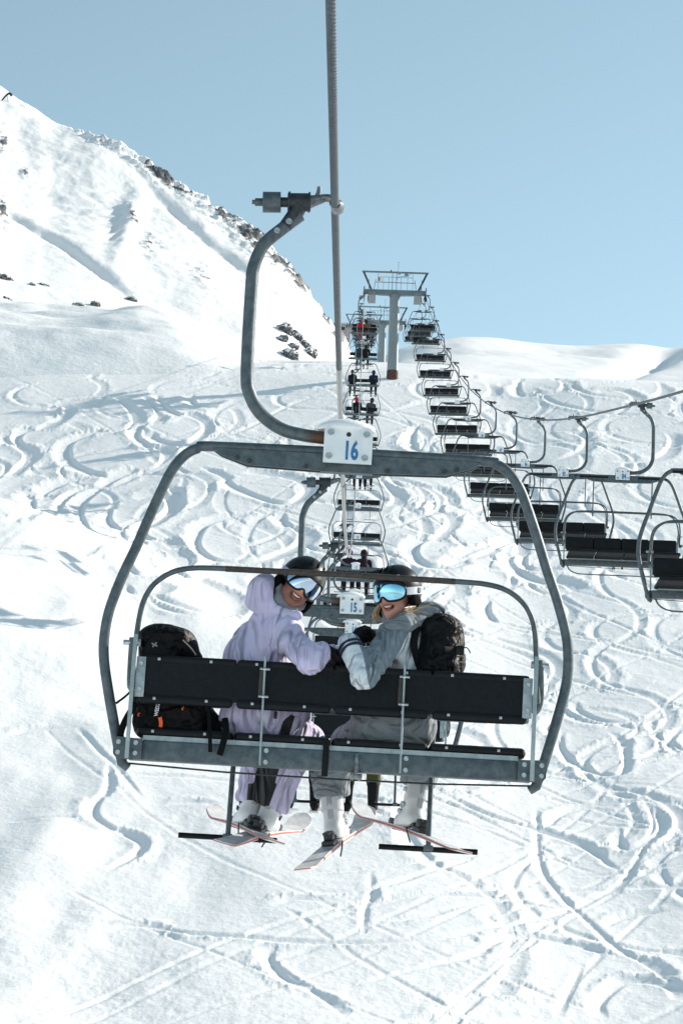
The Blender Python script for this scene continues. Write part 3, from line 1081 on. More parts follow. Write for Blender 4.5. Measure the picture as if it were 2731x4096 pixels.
cm('spring_housing', MB().cyl((-0.365, 0, 0.008), (-0.275, 0, 0.012), 0.053, 22).cyl((-0.405, 0, 0.006), (-0.36, 0, 0.008), 0.02, 10).cyl((-0.42, 0, 0.006), (-0.40, 0, 0.006), 0.012, 8), STEEL)
cm('jaw', MB().tube(catmull([(-0.14, 0, 0.02), (-0.09, 0, 0.035), (-0.05, 0, 0.048), (-0.015, 0, 0.042), (-0.005, 0, 0.02)], 5), [0.036, 0.026, 0.020, 0.022, 0.026], 12)
   .tube([(-0.098, 0, 0.04), (-0.088, 0, 0.075), (-0.086, 0, 0.105)], [0.014, 0.012, 0.010], 8)
   .tube([(0.006, -0.07, -0.006), (0.012, -0.03, 0.0), (0.012, 0.03, 0.006), (0.006, 0.07, 0.012)], [0.022, 0.034, 0.034, 0.022], 12), BARE)
_fr = [(1.013, -2.80), (1.05, -2.66), (1.088, -2.51), (1.118, -2.37), (1.126, -2.26), (1.112, -2.12), (1.062, -1.95), (1.005, -1.80), (0.95, -1.64), (0.898, -1.50), (0.855, -1.40), (0.80, -1.325), (0.74, -1.288), (0.665, -1.273)]
fr = [(XC + x, 0, z) for x, z in _fr] + [(XC, 0, -1.268)] + [(XC - x, 0, z) for x, z in _fr[::-1]]
cm('outer_frame', MB().tube(catmull(fr, 5), 0.0255, 14), STEEL)
g = MB()
for s in (-1, 1):
    g.prism([(XC + s * 0.66, -1.292), (XC + s * 0.62, -1.318), (XC + s * 0.49, -1.362), (XC + s * 0.10, -1.372), (XC + s * 0.10, -1.285), (XC + s * 0.62, -1.285)], -0.028, -0.018)
    g.prism([(XC + s * 0.66, -1.292), (XC + s * 0.62, -1.318), (XC + s * 0.49, -1.362), (XC + s * 0.10, -1.372), (XC + s * 0.10, -1.285), (XC + s * 0.62, -1.285)], 0.018, 0.028)
g.box((XC, 0, -1.336), (0.26, 0.05, 0.075))
cm('gusset', g, STEEL, False)
cm('gusset_bolt', MB().cyl((0, -0.03, 0), (0, -0.042, 0), 0.011, 6), DARKST)
pl = [(XC - 0.118, -1.335), (XC + 0.121, -1.335), (XC + 0.121, -1.175), (XC + 0.112, -1.158), (XC + 0.095, -1.15), (XC - 0.095, -1.15), (XC - 0.112, -1.156), (XC - 0.118, -1.17)]
cm('number_plate', MB().prism(pl, -0.062, -0.050).box((XC, -0.043, -1.245), (0.2, 0.016, 0.15)), PLATE, False)
cm('rear_plate', MB().prism(pl, 0.050, 0.062).box((XC, 0.043, -1.245), (0.2, 0.016, 0.15)), PLATE, False)
cm('plate_bolt', MB().cyl((0, -0.062, 0), (0, -0.068, 0), 0.016, 14).cyl((0, -0.067, 0), (0, -0.080, 0), 0.0105, 6).cyl((0, -0.079, 0), (0, -0.085, 0), 0.006, 8), ZINC)
cm('plate_hole', MB().cyl((0, -0.0615, 0), (0, -0.0635, 0), 0.012, 16), NUMBLK)
V, Q = surface_nets([('e', (XC - 0.012, 0, -1.160), (0.140, 0.075, 0.060)), ('c', (XC - 0.13, 0, -1.16), 0.02, (XC + 0.10, 0, -1.15), 0.02), ('cut', (0, 0, -1.160), (0, 0, -1))], 0.008, 0.03)
CM['snow_cap'] = np_mesh('snow_cap', V, Q, SNOWCAP)
_lp = [(0.985, -2.46), (0.978, -2.38), (0.972, -2.28), (0.958, -2.12), (0.932, -2.03), (0.885, -1.965), (0.81, -1.915), (0.72, -1.893), (0.61, -1.887)]
lp = [(XC + x, -0.02 + 0.0 * z, z) for x, z in _lp]
lpL = mir(lp)
cm('headrest_loop', MB().tube(catmull(lp + [(XC + 0.52, -0.02, -1.887)], 4), 0.0135, 12), STEEL)
cm('rusted_crossbar', MB().tube([(XC - 0.56, -0.02, -1.887), (XC, -0.02, -1.884), (XC + 0.56, -0.02, -1.887)], 0.0150, 12), RUSTBAR)
cm('arm_pad', MB().tube(catmull([(0, -0.015, -2.25), (0.004, -0.01, -2.34), (0.006, 0.02, -2.43), (0.002, 0.09, -2.47), (0, 0.2, -2.475)], 4), [0.014, 0.018, 0.021, 0.020, 0.018], 10), STEEL)
cm('loop_bolt', MB().cyl((-0.035, -0.015, -2.275), (0.045, -0.015, -2.275), 0.013, 8).cyl((-0.04, -0.015, -2.275), (-0.028, -0.015, -2.275), 0.02, 6), ZINC)
cm('back_panel', MB().box((XC, -0.072, -2.452), (1.885, 0.010, 0.190), 0.003), VINYL_B, False)
# a pad wraps round the panel at its top and bottom edges: roll, cushion, roll
def back_pad(gapped):
    b = MB()
    b.box((0, -0.046, -2.445), (0.462, 0.046, 0.215), 0.018)
    b.box((0, -0.066, -2.355), (0.466, 0.034, 0.036), 0.014)
    b.box((0, -0.068, -2.552), (0.452, 0.040, 0.044), 0.018)
    return b
cm('back_pad', back_pad(0), VINYL)
cm('pad_clip', MB().box((0, -0.088, 0), (0.014, 0.006, 0.014), 0.002), ZINC)
sb = MB()
sb.box((0, 0.225, -2.692), (0.464, 0.50, 0.052), 0.022, Matrix.Rotation(radians(3.5), 3, 'X'))
sb.box((0, -0.022, -2.702), (0.446, 0.03, 0.034), 0.012)
cm('seat_pad', sb, VINYL)
cm('seat_beam', MB().box((XC, 0.0, -2.794), (1.93, 0.075, 0.095), 0.006), STEEL)
cm('seat_rail', MB().prism([(XC - 0.90, -2.722), (XC + 0.90, -2.722), (XC + 0.90, -2.745), (XC - 0.90, -2.745)], -0.03, 0.05), STEEL_L, False)
cm('corner_plate', MB().prism([(-0.085, -2.742), (0.056, -2.738), (0.050, -2.822), (0.030, -2.846), (-0.085, -2.842)], -0.058, -0.040), STEEL, False)
cm('beam_bolt', MB().cyl((0, 0.0, 0), (0, -0.005, 0), 0.0115, 14).cyl((0, -0.004, 0), (0, -0.014, 0), 0.0075, 6), ZINC)
cm('tube_foot', MB().tube([(0, 0, -2.79), (-0.02, 0, -2.86), (-0.05, 0, -2.882)], [0.026, 0.025, 0.02], 12), STEEL)
cm('side_bar', MB().box((0, -0.098, -2.545), (0.020, 0.010, 0.60), 0.002), STEEL_L)
cm('side_bracket', MB().box((0, -0.083, -2.448), (0.045, 0.008, 0.195), 0.002), STEEL_L)
cm('bracket_bolt', MB().cyl((0, -0.086, 0), (0, -0.098, 0), 0.010, 8), ZINC)
cm('tie_rod', MB().cyl((0, -0.115, -2.325), (0.004, -0.075, -2.84), 0.0055, 8), STEEL_L)
cm('tie_bolt', MB().cyl((-0.022, -0.112, 0), (0.026, -0.112, 0), 0.0065, 8).cyl((-0.006, -0.112, 0), (0.006, -0.112, 0), 0.011, 8), ZINC)
cm('wood_strip', MB().box((0, -0.083, -2.448), (0.018, 0.006, 0.12)), RUSTBAR, False)
cm('hanging_strap', MB().box((0, -0.046, -2.79), (0.030, 0.006, 0.165), 0.002).box((0, -0.02, -2.71), (0.036, 0.05, 0.02)), RUBBER)
cm('latch', MB().box((0, -0.048, -2.80), (0.018, 0.012, 0.09), 0.003).box((0, -0.03, -2.862), (0.06, 0.06, 0.022), 0.004).box((-0.018, -0.055, -2.865), (0.016, 0.02, 0.035), 0.003).box((0.016, -0.055, -2.87), (0.016, 0.02, 0.03), 0.003), BARE)
cm('under_cable', MB().tube([(XC - 0.98, 0.03, -2.855), (XC - 0.5, 0.03, -2.872), (XC, 0.03, -2.876), (XC + 0.5, 0.03, -2.872), (XC + 0.98, 0.03, -2.855)], 0.005, 6), DARKST)
# lap bar, down (with foot rests below) or up (foot rests at the beam)
down = [(XC + 0.99, 0.0, -2.30), (XC + 0.985, 0.2, -2.40), (XC + 0.96, 0.42, -2.47), (XC + 0.88, 0.52, -2.49)]
cm('lap_bar_lowered', MB().tube(catmull(down + [(XC, 0.54, -2.49)] + mir(down)[::-1], 5), 0.0125, 10), STEEL)
cm('foot_post_lowered', MB().tube([(0, 0.54, -2.49), (0, 0.52, -2.8), (0, 0.45, -3.155)], 0.0135, 10).box((0, 0.45, -3.15), (0.05, 0.04, 0.03), 0.006), STEEL)
cm('foot_rest_lowered', MB().cyl((-0.245, 0.45, -3.155), (0.245, 0.45, -3.155), 0.014, 12), RUBBER)
upb = [(XC + 0.99, 0.0, -2.30), (XC + 0.985, 0.03, -2.16), (XC + 0.955, 0.05, -2.03), (XC + 0.87, 0.06, -1.95), (XC + 0.72, 0.07, -1.925)]
cm('lap_bar_raised', MB().tube(catmull(upb + [(XC, 0.08, -1.92)] + mir(upb)[::-1], 5), 0.0125, 10), STEEL)
cm('foot_post_raised', MB().tube([(0, 0.08, -2.0), (0, 0.08, -1.92), (0, 0.14, -1.6), (0, 0.2, -1.335)], 0.0115, 10).box((0, 0.08, -1.92), (0.03, 0.02, 0.07), 0.008), STEEL)
cm('foot_rest_raised', MB().cyl((-0.245, 0.2, -1.335), (0.245, 0.2, -1.335), 0.018, 12), RUBBER)
cm('leg_rod', MB().tube(catmull([(XC - 0.92, 0.02, -2.85), (XC - 0.88, 0.05, -2.93), (XC - 0.78, 0.06, -2.985), (XC - 0.6, 0.06, -3.0), (XC, 0.06, -3.0), (XC + 0.6, 0.06, -3.0), (XC + 0.78, 0.06, -2.985), (XC + 0.88, 0.05, -2.93), (XC + 0.92, 0.02, -2.85)], 4), 0.011, 8), STEEL)

PADX = (-0.705, -0.235, 0.235, 0.705)
NUMS = {}

def number_mesh(s):
    if s not in NUMS:
        me = text_mesh(s, 0.094, 0.58, 0.0042, 0.0008, 1.0)
        me.materials.append(BLUE)
        NUMS[s] = me
    return NUMS[s]

CHAIRS = {}

def chair(n, line, num, label, lod, tilt=0.0, raised=False, group=None, capsnow=True):
    c, X = (CU, UPX) if line == 'up' else (CD, DNX)
    p = on_line(c, X, n)
    M = Matrix.Translation(p) @ Matrix.Rotation(tilt, 4, 'Y')
    if n > 1.5:
        M = M @ Matrix.Rotation(radians(random.uniform(-2.2, 2.2)), 4, 'X') @ Matrix.Rotation(radians(random.uniform(-2.5, 2.5)), 4, 'Z')
    if line == 'dn':
        M = M @ Matrix.Rotation(pi, 4, 'Z')
    t = empty('chairlift_chair', M)
    tag(t, label, 'chair', group)
    CHAIRS[(line, n)] = (t, M)

    def part(k, x=0, y=0, z=0, par=None, name=None, mt=None):
        o = bpy.data.objects.new(name or k, CM[k])
        COL.objects.link(o)
        o.parent = par or t
        o.location = (x, y, z)
        return o
    part('hanger')
    gb = part('grip_body', name='grip')
    part('spring_housing', par=gb)
    part('jaw', par=gb)
    part('outer_frame')
    gu = part('gusset')
    f = part('number_plate') if line == 'up' else part('rear_plate', name='number_plate')
    if lod <= 1:
        part('rear_plate' if line == 'up' else 'number_plate', name='back_plate')
    part('headrest_loop', name='headrest_tube')
    part('headrest_loop', 2 * XC, name='headrest_tube').scale = (-1, 1, 1)
    part('rusted_crossbar')
    bp = part('back_panel')
    for i, px in enumerate(PADX):
        b = part('back_pad', XC + px)
        s = part('seat_pad', XC + px, name='seat_pad')
        if lod == 0:
            for dx in (-0.14, 0.11):
                part('pad_clip', dx, 0, -2.358, b, 'clip')
                part('pad_clip', dx - 0.01, -0.003, -2.55, b, 'clip')
                part('pad_clip', dx - 0.01, 0.046, -2.702, s, 'clip')
    be = part('seat_beam')
    part('seat_rail')
    part('under_cable', name='lower_wire')
    for s in (-1, 1):
        cpz = part('corner_plate', XC + s * 0.985)
        if s < 0:
            cpz.scale = (-1, 1, 1)
        sbz = part('side_bar', XC + s * 0.965)
        if lod <= 1:
            ft = part('tube_foot', XC + s * 1.013, name='frame_foot')
            ft.scale = (s, 1, 1)
            sk = part('side_bracket', XC + s * 0.930)
            for z in (-2.385, -2.51):
                part('bracket_bolt', 0, 0, z, sk, 'bolt')
            for x in (-0.055, 0.028):
                for z in (-2.764, -2.814):
                    part('beam_bolt', x, -0.058, z, cpz, 'bolt')
            part('arm_pad', XC + s * 0.99)
            lb = part('loop_bolt', XC + s * 0.985, name='pivot_bolt')
            lb.scale = (s, 1, 1)
        tr = part('tie_rod', XC + s * 0.335)
        if lod <= 1:
            for z in (-2.382, -2.515):
                part('tie_bolt', 0, 0, z, tr, 'bolt')
            part('wood_strip', XC + s * 0.335 - 0.016, name='backing_strip')
            for z in (-2.765, -2.82):
                part('beam_bolt', XC + s * 0.335 + 0.03, -0.037, z, be, 'bolt')
    if lod <= 1:
        for x, z in ((-0.086, -1.182), (0.09, -1.186), (-0.09, -1.302), (0.086, -1.305)):
            q = part('plate_bolt', XC + x, 0, z, f, 'bolt')
            if line == 'dn':
                q.rotation_euler = (0, 0, pi)
        q = part('plate_hole', XC + 0.002, 0, -1.190, f, 'hole')
        if line == 'dn':
            q.rotation_euler = (0, 0, pi)
        for s in (-1, 1):
            for x, z in ((0.54, -1.33), (0.48, -1.342), (0.2, -1.355)):
                part('gusset_bolt', XC + s * x, 0, z, gu, 'bolt')
        part('hanging_strap', XC - 0.0 - 0.02)
        part('latch', XC + 0.13)
        for x, z in ((-0.226, -0.098), (-0.283, -0.150)):
            q = part('plate_bolt', x, 0.03, z, name='hanger_bolt')
            if line == 'dn':
                q.location = (x, -0.03, z)
                q.rotation_euler = (0, 0, pi)
    if capsnow:
        part('snow_cap')
    k = 'raised' if raised else 'lowered'
    lb = part('lap_bar_' + k, name='lap_bar')
    for x in (-0.487, 0.507):
        po = part('foot_post_' + k, XC + x, par=lb, name='foot_post')
        part('foot_rest_' + k, XC + x, par=lb, name='foot_rest')
    if raised:
        part('leg_rod')
    if num:
        o = obj('number', number_mesh(num), f)
        if line == 'up':
            o.rotation_euler = (pi / 2, 0, 0)
            o.location = (XC + 0.016, -0.0635, -1.275)
        else:
            o.rotation_euler = (pi / 2, 0, pi)
            o.location = (XC - 0.02, 0.0635, -1.278)
    return t

ORD = ['first', 'second', 'third', 'fourth', 'fifth', 'sixth', 'seventh', 'eighth', 'ninth', 'tenth', 'eleventh', 'twelfth', 'thirteenth']
GU, GD = 'chairs going up the ascending line', 'empty chairs coming down the descending line'
TILT16 = radians(1.3)
riders_on = {1, 2, 7, 10, 12, 13, 14, 15, 17, 19}
for n in range(1, 21):
    num = str(17 - n) if n <= 10 else None
    ld = 0 if n == 1 else (1 if n <= 4 else 2)
    if n == 1:
        lb = 'grey four seat chairlift chair numbered 16 nearest the camera'
    elif n <= 10:
        lb = 'grey ascending chairlift chair with number plate %d, %s ahead of the near couple' % (17 - n, ORD[n - 2])
    elif n <= 15:
        lb = 'grey ascending chairlift chair, %s below the tower' % ('last one' if n == 15 else ORD[15 - n] + ' from the one')
    else:
        lb = 'small ascending chair beyond the tower, %s past it' % ORD[n - 16]
    chair(n, 'up', num, lb, ld, TILT16 if n == 1 else radians(random.uniform(-0.3, 1.2)), n in (8, 9, 11) and False, GU, n <= 6 or n % 2 == 0)
for k in range(0, 16):
    n = 2.41 + k
    num = str(83 + k) if k <= 6 else None
    if k == 0:
        lb = 'black seated descending chair cut off by the right picture edge'
    elif k <= 6:
        lb = 'empty black descending chair with number plate %d, %s from the right edge' % (83 + k, ORD[k])
    elif n < 15.3:
        lb = 'empty descending chair, %s below the tower on the right' % ORD[int(15.3 - n)]
    else:
        lb = 'tiny descending chair beyond the tower, %s past it on the right' % ORD[int(n - 15.3)]
    chair(n, 'dn', num, lb, 1 if k <= 3 else 2, radians(random.uniform(-0.9, 0.3)), True, GD, k in (1, 2, 3, 5, 8))

# ==================================================================== TOWERS
GALV = mat_steel('tower_steel', (0.19, 0.22, 0.235), (0.25, 0.285, 0.30))
GALVD = mat_steel('tower_steel_dark', (0.13, 0.165, 0.18), (0.19, 0.23, 0.25))
RUSTY = mat('rusty_foot', (0.12, 0.055, 0.035), 0.85, 0, 1.0, 5, 0.3, 20, col2=(0.05, 0.03, 0.025))
WHITE = mat('white_paint', (0.75, 0.77, 0.77), 0.5, 0, 0.1, 6)
BLACKP = mat('black_paint', (0.012, 0.012, 0.014), 0.6)
TM = {}

def tower(Y, label, first, sink=0.0, num=None, dx=0.0, sc_=1.0):
    cx = (float(line_x(CU, Y)) + DNX) / 2 + dx
    gz = float(base_z(np.array([cx]), np.array([Y]))[0])
    A_ = float(cable_z(CU, Y)) - gz - 0.10
    t = empty('lift_tower', Matrix.Translation((cx, Y, gz)))
    tag(t, label, 'tower', 'steel towers carrying the lift line')
    half = (DNX - float(line_x(CU, Y))) / 2
    P_ = lambda nm, mb, mt, par=t, sm=True: mb.build(nm, mt, par, sm)
    P_('column', MB().tube([(0, 0, 0.6), (0, 0, A_ - 0.75), (0, 0, A_ - 0.22)], [0.42, 0.38, 0.38], 8).tube([(0, 0, A_ - 0.36), (0, 0, A_ - 0.30)], 0.44, 8), GALV, t, False)
    P_('column_foot', MB().tube([(0, 0, -1.2), (0, 0, 0.62)], [0.47, 0.435], 8), RUSTY, t, False)
    P_('column_cap', MB().tube([(0, -0.05, A_ - 0.22), (0, -0.05, A_ - 0.05), (0, -0.05, A_ + 0.08)], [0.34, 0.26, 0.10], 10), GALV)
    P_('cross_arm', MB().prism([(-1.98, A_ - 0.12), (-1.2, A_ - 0.22), (0, A_ - 0.26), (1.2, A_ - 0.22), (1.98, A_ - 0.12), (1.98, A_ + 0.17), (-1.98, A_ + 0.17)], -0.18, 0.18), GALVD, t, False)
    for s in (-1, 1):
        P_('lifting_leg', MB().tube([(s * 1.78, 0, A_ + 0.1), (s * 2.44, 0, A_ + 1.58)], 0.085, 6), DARKST)
        x = s * half
        b = P_('sheave_beam', MB().box((x + s * 0.0, 0, A_ - 0.16), (0.10, 3.4, 0.16), 0.02).box((x, 0, A_ - 0.02), (0.16, 0.5, 0.34), 0.02), GALVD)
        P_('arm_end', MB().box((s * 2.1, 0, A_ + 0.0), (0.42, 0.5, 0.30), 0.03), GALVD)
        for k_ in range(6):
            y = -1.4 + 0.56 * k_
            z = float(cable_z(CU if s < 0 else CD, Y + y)) - gz - 0.23
            P_('sheave', MB().cyl((x - 0.055, y, z), (x + 0.055, y, z), 0.2, 16).cyl((x - 0.075, y, z), (x + 0.075, y, z), 0.07, 10), RUBBER, b)
        P_('work_platform', MB().box((s * 1.75, -0.2, A_ - 0.62), (0.55, 2.2, 0.05)).box((s * 1.75, -0.9, A_ - 0.45), (0.5, 0.3, 0.3), 0.02).box((s * 1.95, 0.5, A_ - 0.4), (0.3, 0.4, 0.4), 0.02), GALV, t, False)
        P_('platform_hanger', MB().tube([(s * 1.5, -0.4, A_ - 0.1), (s * 1.5, -0.4, A_ - 0.6)], 0.025, 6), GALVD)
        P_('walkway_post', MB().tube([(s * 1.62, -0.3, A_ + 0.15), (s * 1.50, -0.3, A_ + 0.95)], 0.025, 6), GALVD)
        P_('catwalk_rail', MB().tube(catmull([(s * 2.0, -1.5, A_ - 0.5), (s * 2.02, -1.5, A_ + 0.45), (s * 2.02, -1.2, A_ + 0.55), (s * 2.02, 1.2, A_ + 0.55), (s * 2.02, 1.5, A_ + 0.45), (s * 2.0, 1.5, A_ - 0.5)], 4), 0.022, 6), GALVD)
        for y in (-0.8, 0.0, 0.8):
            P_('rail_post', MB().tube([(s * 2.02, y, A_ - 0.5), (s * 2.02, y, A_ + 0.55)], 0.018, 6), GALVD)
    P_('lifting_bar', MB().box((0, 0, A_ + 1.63), (5.15, 0.12, 0.12), 0.01), GALVD)
    P_('lifting_bar_hook', MB().tube([(-0.32, 0, A_ + 1.68), (-0.32, 0, A_ + 1.80)], [0.09, 0.06], 10), DARKST)
    P_('lower_rail', MB().tube([(-1.55, -0.3, A_ + 0.72), (1.55, -0.3, A_ + 0.70)], 0.03, 6), GALVD)
    P_('upper_rail', MB().tube([(-1.35, -0.3, A_ + 1.15), (1.35, -0.3, A_ + 1.13)], 0.018, 6), GALVD)
    for x in (-1.32, -0.9, -0.5, 0.45, 0.95, 1.35):
        P_('rail_upright', MB().tube([(x, -0.3, A_ + 0.16), (x, -0.3, A_ + (1.15 if abs(x) < 1.3 else 1.55))], 0.018, 6), GALVD)
    for x in (-0.22, 0.1):
        P_('ladder_pole', MB().tube([(x, -0.35, A_ + 0.1), (x, -0.35, A_ + 1.6)], 0.03, 6), GALVD)
    P_('lamp_box', MB().box((0.85, -0.2, A_ + 1.38), (0.30, 0.16, 0.20), 0.03), GALV)
    P_('siren', MB().tube([(0.3, -0.35, A_ + 1.4), (0.3, -0.55, A_ + 1.4)], [0.06, 0.13], 10), GALV)
    P_('curved_cable', MB().tube(catmull([(0.1, -0.35, A_ + 0.9), (0.25, -0.36, A_ + 1.15), (0.6, -0.36, A_ + 1.2), (1.0, -0.3, A_ + 1.3), (1.2, -0.3, A_ + 1.5)], 5), 0.015, 6), BLACKP)
    P_('antenna', MB().tube([(0.22, 0, A_ + 1.65), (0.22, 0, A_ + 2.45)], 0.016, 6).box((0.22, 0, A_ + 2.45), (0.09, 0.03, 0.03)), GALVD)
    if num:
        bd = P_('number_board', MB().box((-1.13, -0.38, A_ + 0.92), (0.48, 0.02, 0.40)), WHITE, t, False)
        me = text_mesh(num, 0.30, 0.8, 0.012, 0.001)
        me.materials.append(BLACKP)
        o = obj('number', me, bd)
        o.rotation_euler = (pi / 2, 0, 0)
        o.location = (-1.26, -0.3925, A_ + 0.92)
    return t

tower(YT, 'grey steel lift tower with board number 8 and rusty foot on the crest', True, num='8')
tower(238.0, 'second steel lift tower half hidden directly behind the number 8 tower', False, dx=-0.4)
tower(320.0, 'small far lift tower left of the number 8 tower column', False, dx=-2.4)

# ------------------------------------------------------------------ far hut and blast pipe on the ridge
q = surf_at(775, 752)
d = ray(778, 762)
hp = CAM + d / np.linalg.norm(d[:2]) * 345
t = empty('mountain_hut', Matrix.Translation(hp))
tag(t, 'small grey hut with a dark window peeping over the ridge left of the lift', 'hut')
MB().box((0, 0, -0.2), (3.4, 3, 1.8)).build('wall', mat('hut_wall', (0.22, 0.20, 0.21), 0.8, 0, 0.3, 2), t, False)
MB().box((0, 0, 0.82), (4.0, 3.6, 0.2), 0.03).build('roof', mat('hut_roof', (0.30, 0.32, 0.34), 0.6), t, False)
for x in (0.6, -0.8):
    wn = MB().box((x, -1.52, 0.1), (0.8, 0.08, 0.7)).build('window', mat('hut_frame', (0.35, 0.34, 0.33), 0.6), t, False)
    MB().box((x, -1.57, 0.1), (0.62, 0.04, 0.52)).build('pane', mat('hut_glass', (0.02, 0.025, 0.03), 0.1), wn, False)
q = surf_at(10, 232)
t = empty('blast_pipe', Matrix.Translation(q) @ Matrix.Scale(0.55, 4))
tag(t, 'dark bent avalanche blast pipe standing on the far left ridge', 'pipe')
MB().tube(catmull([(-0.9, 0, -0.6), (-0.5, 0, 0.5), (0.6, 0, 1.9), (1.25, 0, 2.35), (1.8, 0, 2.0), (1.9, 0, 1.7)], 5), [0.18, 0.22, 0.28, 0.32, 0.38, 0.40], 12).build('barrel', DARKST, t)
MB().tube([(0.7, 0.0, 1.6), (1.1, 0.1, -0.4)], 0.08, 6).build('leg', GALVD, t)
MB().box((-0.9, 0, -0.6), (1.0, 1.0, 0.6), 0.05).build('foot', GALVD, t)

# ==================================================================== PEOPLE
T16, M16 = CHAIRS[('up', 1)]
M16I = M16.inverted()
_co = np.array((M16I @ Vector(CAM)))
_rot = np.array(M16I.to_3x3())
_fw = np.array(M16)

def P(px, py, yd):
    """where the sight line through a picture point meets the plane y = yd of the near chair"""
    d = _rot @ ray(px, py)
    return _co + d * ((yd - _co[1]) / d[1])

def Qpx(V):
    V = np.asarray(V, float)
    return project(V @ _fw[:3, :3].T + _fw[:3, 3])

LILAC = lin(186, 176, 205)
C_LILAC = (0.53, 0.495, 0.70)
M_LILAC = mat('lilac_shell', C_LILAC, 0.8, 0, 0.05, 5, 0.12, 260, sheen=0.2)
M_LILACT = mat_mask('lilac_trouser', C_LILAC, (0.008, 0.008, 0.010))
M_GREYW = mat_mask('grey_white_shell', (0.165, 0.215, 0.255), (0.62, 0.69, 0.74), 0.8, 0.12, 260)
M_GREYP = mat('grey_trouser', (0.20, 0.235, 0.265), 0.8, 0, 0.06, 6, 0.12, 260, sheen=0.2)
M_GREYH = mat('grey_hood', (0.165, 0.205, 0.235), 0.85, 0, 0.06, 6, 0.12, 260, sheen=0.2)
M_BLACK = mat('black_fabric', (0.004, 0.004, 0.005), 0.8, 0, 0.3, 20, 0.2, 150, spec=0.15)
M_NYLON = mat('black_nylon', (0.003, 0.0032, 0.004), 0.5, 0, 0.3, 14, 0.3, 60, spec=0.14)
M_GLOVE = mat('black_glove', (0.004, 0.004, 0.005), 0.6, 0, 0.3, 30, 0.2, 120, spec=0.2)
M_GAITER = mat('grey_fleece', (0.18, 0.20, 0.225), 0.95, 0, 0.1, 40, 0.3, 300, sheen=0.4)
M_SKINM = mat('tanned_skin', (0.50, 0.235, 0.15), 0.5, 0, 0.08, 20)
M_SKINW = mat('fair_skin', (0.52, 0.27, 0.20), 0.5, 0, 0.08, 20)
for M_ in (M_SKINM, M_SKINW):
    M_.node_tree.nodes['Principled BSDF'].inputs['Subsurface Weight'].default_value = 0.12
    M_.node_tree.nodes['Principled BSDF'].inputs['Subsurface Radius'].default_value = (0.01, 0.004, 0.002)
M_BEARD = mat_mask('tanned_skin_stubble', (0.52, 0.235, 0.15), (0.24, 0.10, 0.07), 0.55, 0.1, 400, 0.0)
M_LIP = mat('lip', (0.33, 0.10, 0.085), 0.4)
M_MOUTH = mat('mouth_inside', (0.05, 0.012, 0.012), 0.5)
M_TEETH = mat('teeth', (0.72, 0.68, 0.60), 0.25)
M_HELMET = mat('black_helmet', (0.003, 0.004, 0.005), 0.35, 0, 0.2, 10, spec=0.3)
M_HPAD = mat('helmet_padding', (0.003, 0.003, 0.004), 0.9, spec=0.1)
M_LENSB = mat('blue_mirror_lens', (0.30, 0.62, 0.80), 0.05, 1.0)
M_LENSS = mat('silver_blue_mirror_lens', (0.48, 0.60, 0.74), 0.05, 1.0)
M_GFRAME = mat('goggle_frame', (0.005, 0.0055, 0.007), 0.45, spec=0.25)
M_WSTRAP = mat('white_strap', (0.66, 0.70, 0.76), 0.7, 0, 0.05, 40)
M_LSTRAP = mat('lilac_strap', (0.36, 0.33, 0.47), 0.7, 0, 0.05, 40)
M_HAIR = mat('blond_hair', (0.50, 0.36, 0.20), 0.45, 0, 0.3, 30)
M_HAIRD = mat('dark_hair', (0.03, 0.018, 0.012), 0.5)
M_BOOT = mat('white_boot_shell', (0.66, 0.68, 0.69), 0.35, 0, 0.05, 12, coat=0.2)
M_BOOTD = mat('dark_boot_trim', (0.02, 0.022, 0.026), 0.45)
M_BUCK = mat('boot_buckle', (0.40, 0.42, 0.44), 0.3, 0.8)
M_NAVY = mat('navy_stripe', (0.012, 0.016, 0.045), 0.8)
M_PRINT = mat('white_print', (0.62, 0.63, 0.65), 0.6)
M_ORANGE = mat('orange_print', (0.85, 0.10, 0.02), 0.5)

def frame_from(f, u):
    f = np.array(f, float)
    f /= np.linalg.norm(f)
    u = np.array(u, float)
    u = u - f * (u @ f)
    u /= np.linalg.norm(u)
    x = np.cross(f, u)
    return np.stack([x, f, u], 1)          # columns: side, face, up

def head_matrix(c, az, roll, nod):
    """face turned to the camera (-y): az to the picture's right, roll clockwise, nod down"""
    f = np.array([sin(az) * cos(nod), -cos(az) * cos(nod), -sin(nod)])
    u = np.array([sin(roll), 0.0, cos(roll)])
    return np.array(c), frame_from(f, u)

def to_M(c, R3):
    M = Matrix.Identity(4)
    for i in range(3):
        for j in range(3):
            M[i][j] = R3[i][j]
        M[i][3] = c[i]
    return M

def fold(amp, freq, stretch=(1, 1, 1), seed=0):
    st = np.array(stretch) * freq

    def f(p):
        a = vn3(p * st + seed * 3.3, seed)
        b = vn3(p * st * 2.1 + seed * 1.7, seed + 7)
        m_ = np.clip(vn3(p * freq * 0.45 + 11.0, seed + 13) * 1.6 + 0.35, 0, 1)
        return amp * m_ * (np.exp(-(a / 0.13) ** 2) - 0.2) + amp * 0.3 * m_ * (np.exp(-(b / 0.18) ** 2) - 0.3)
    return f

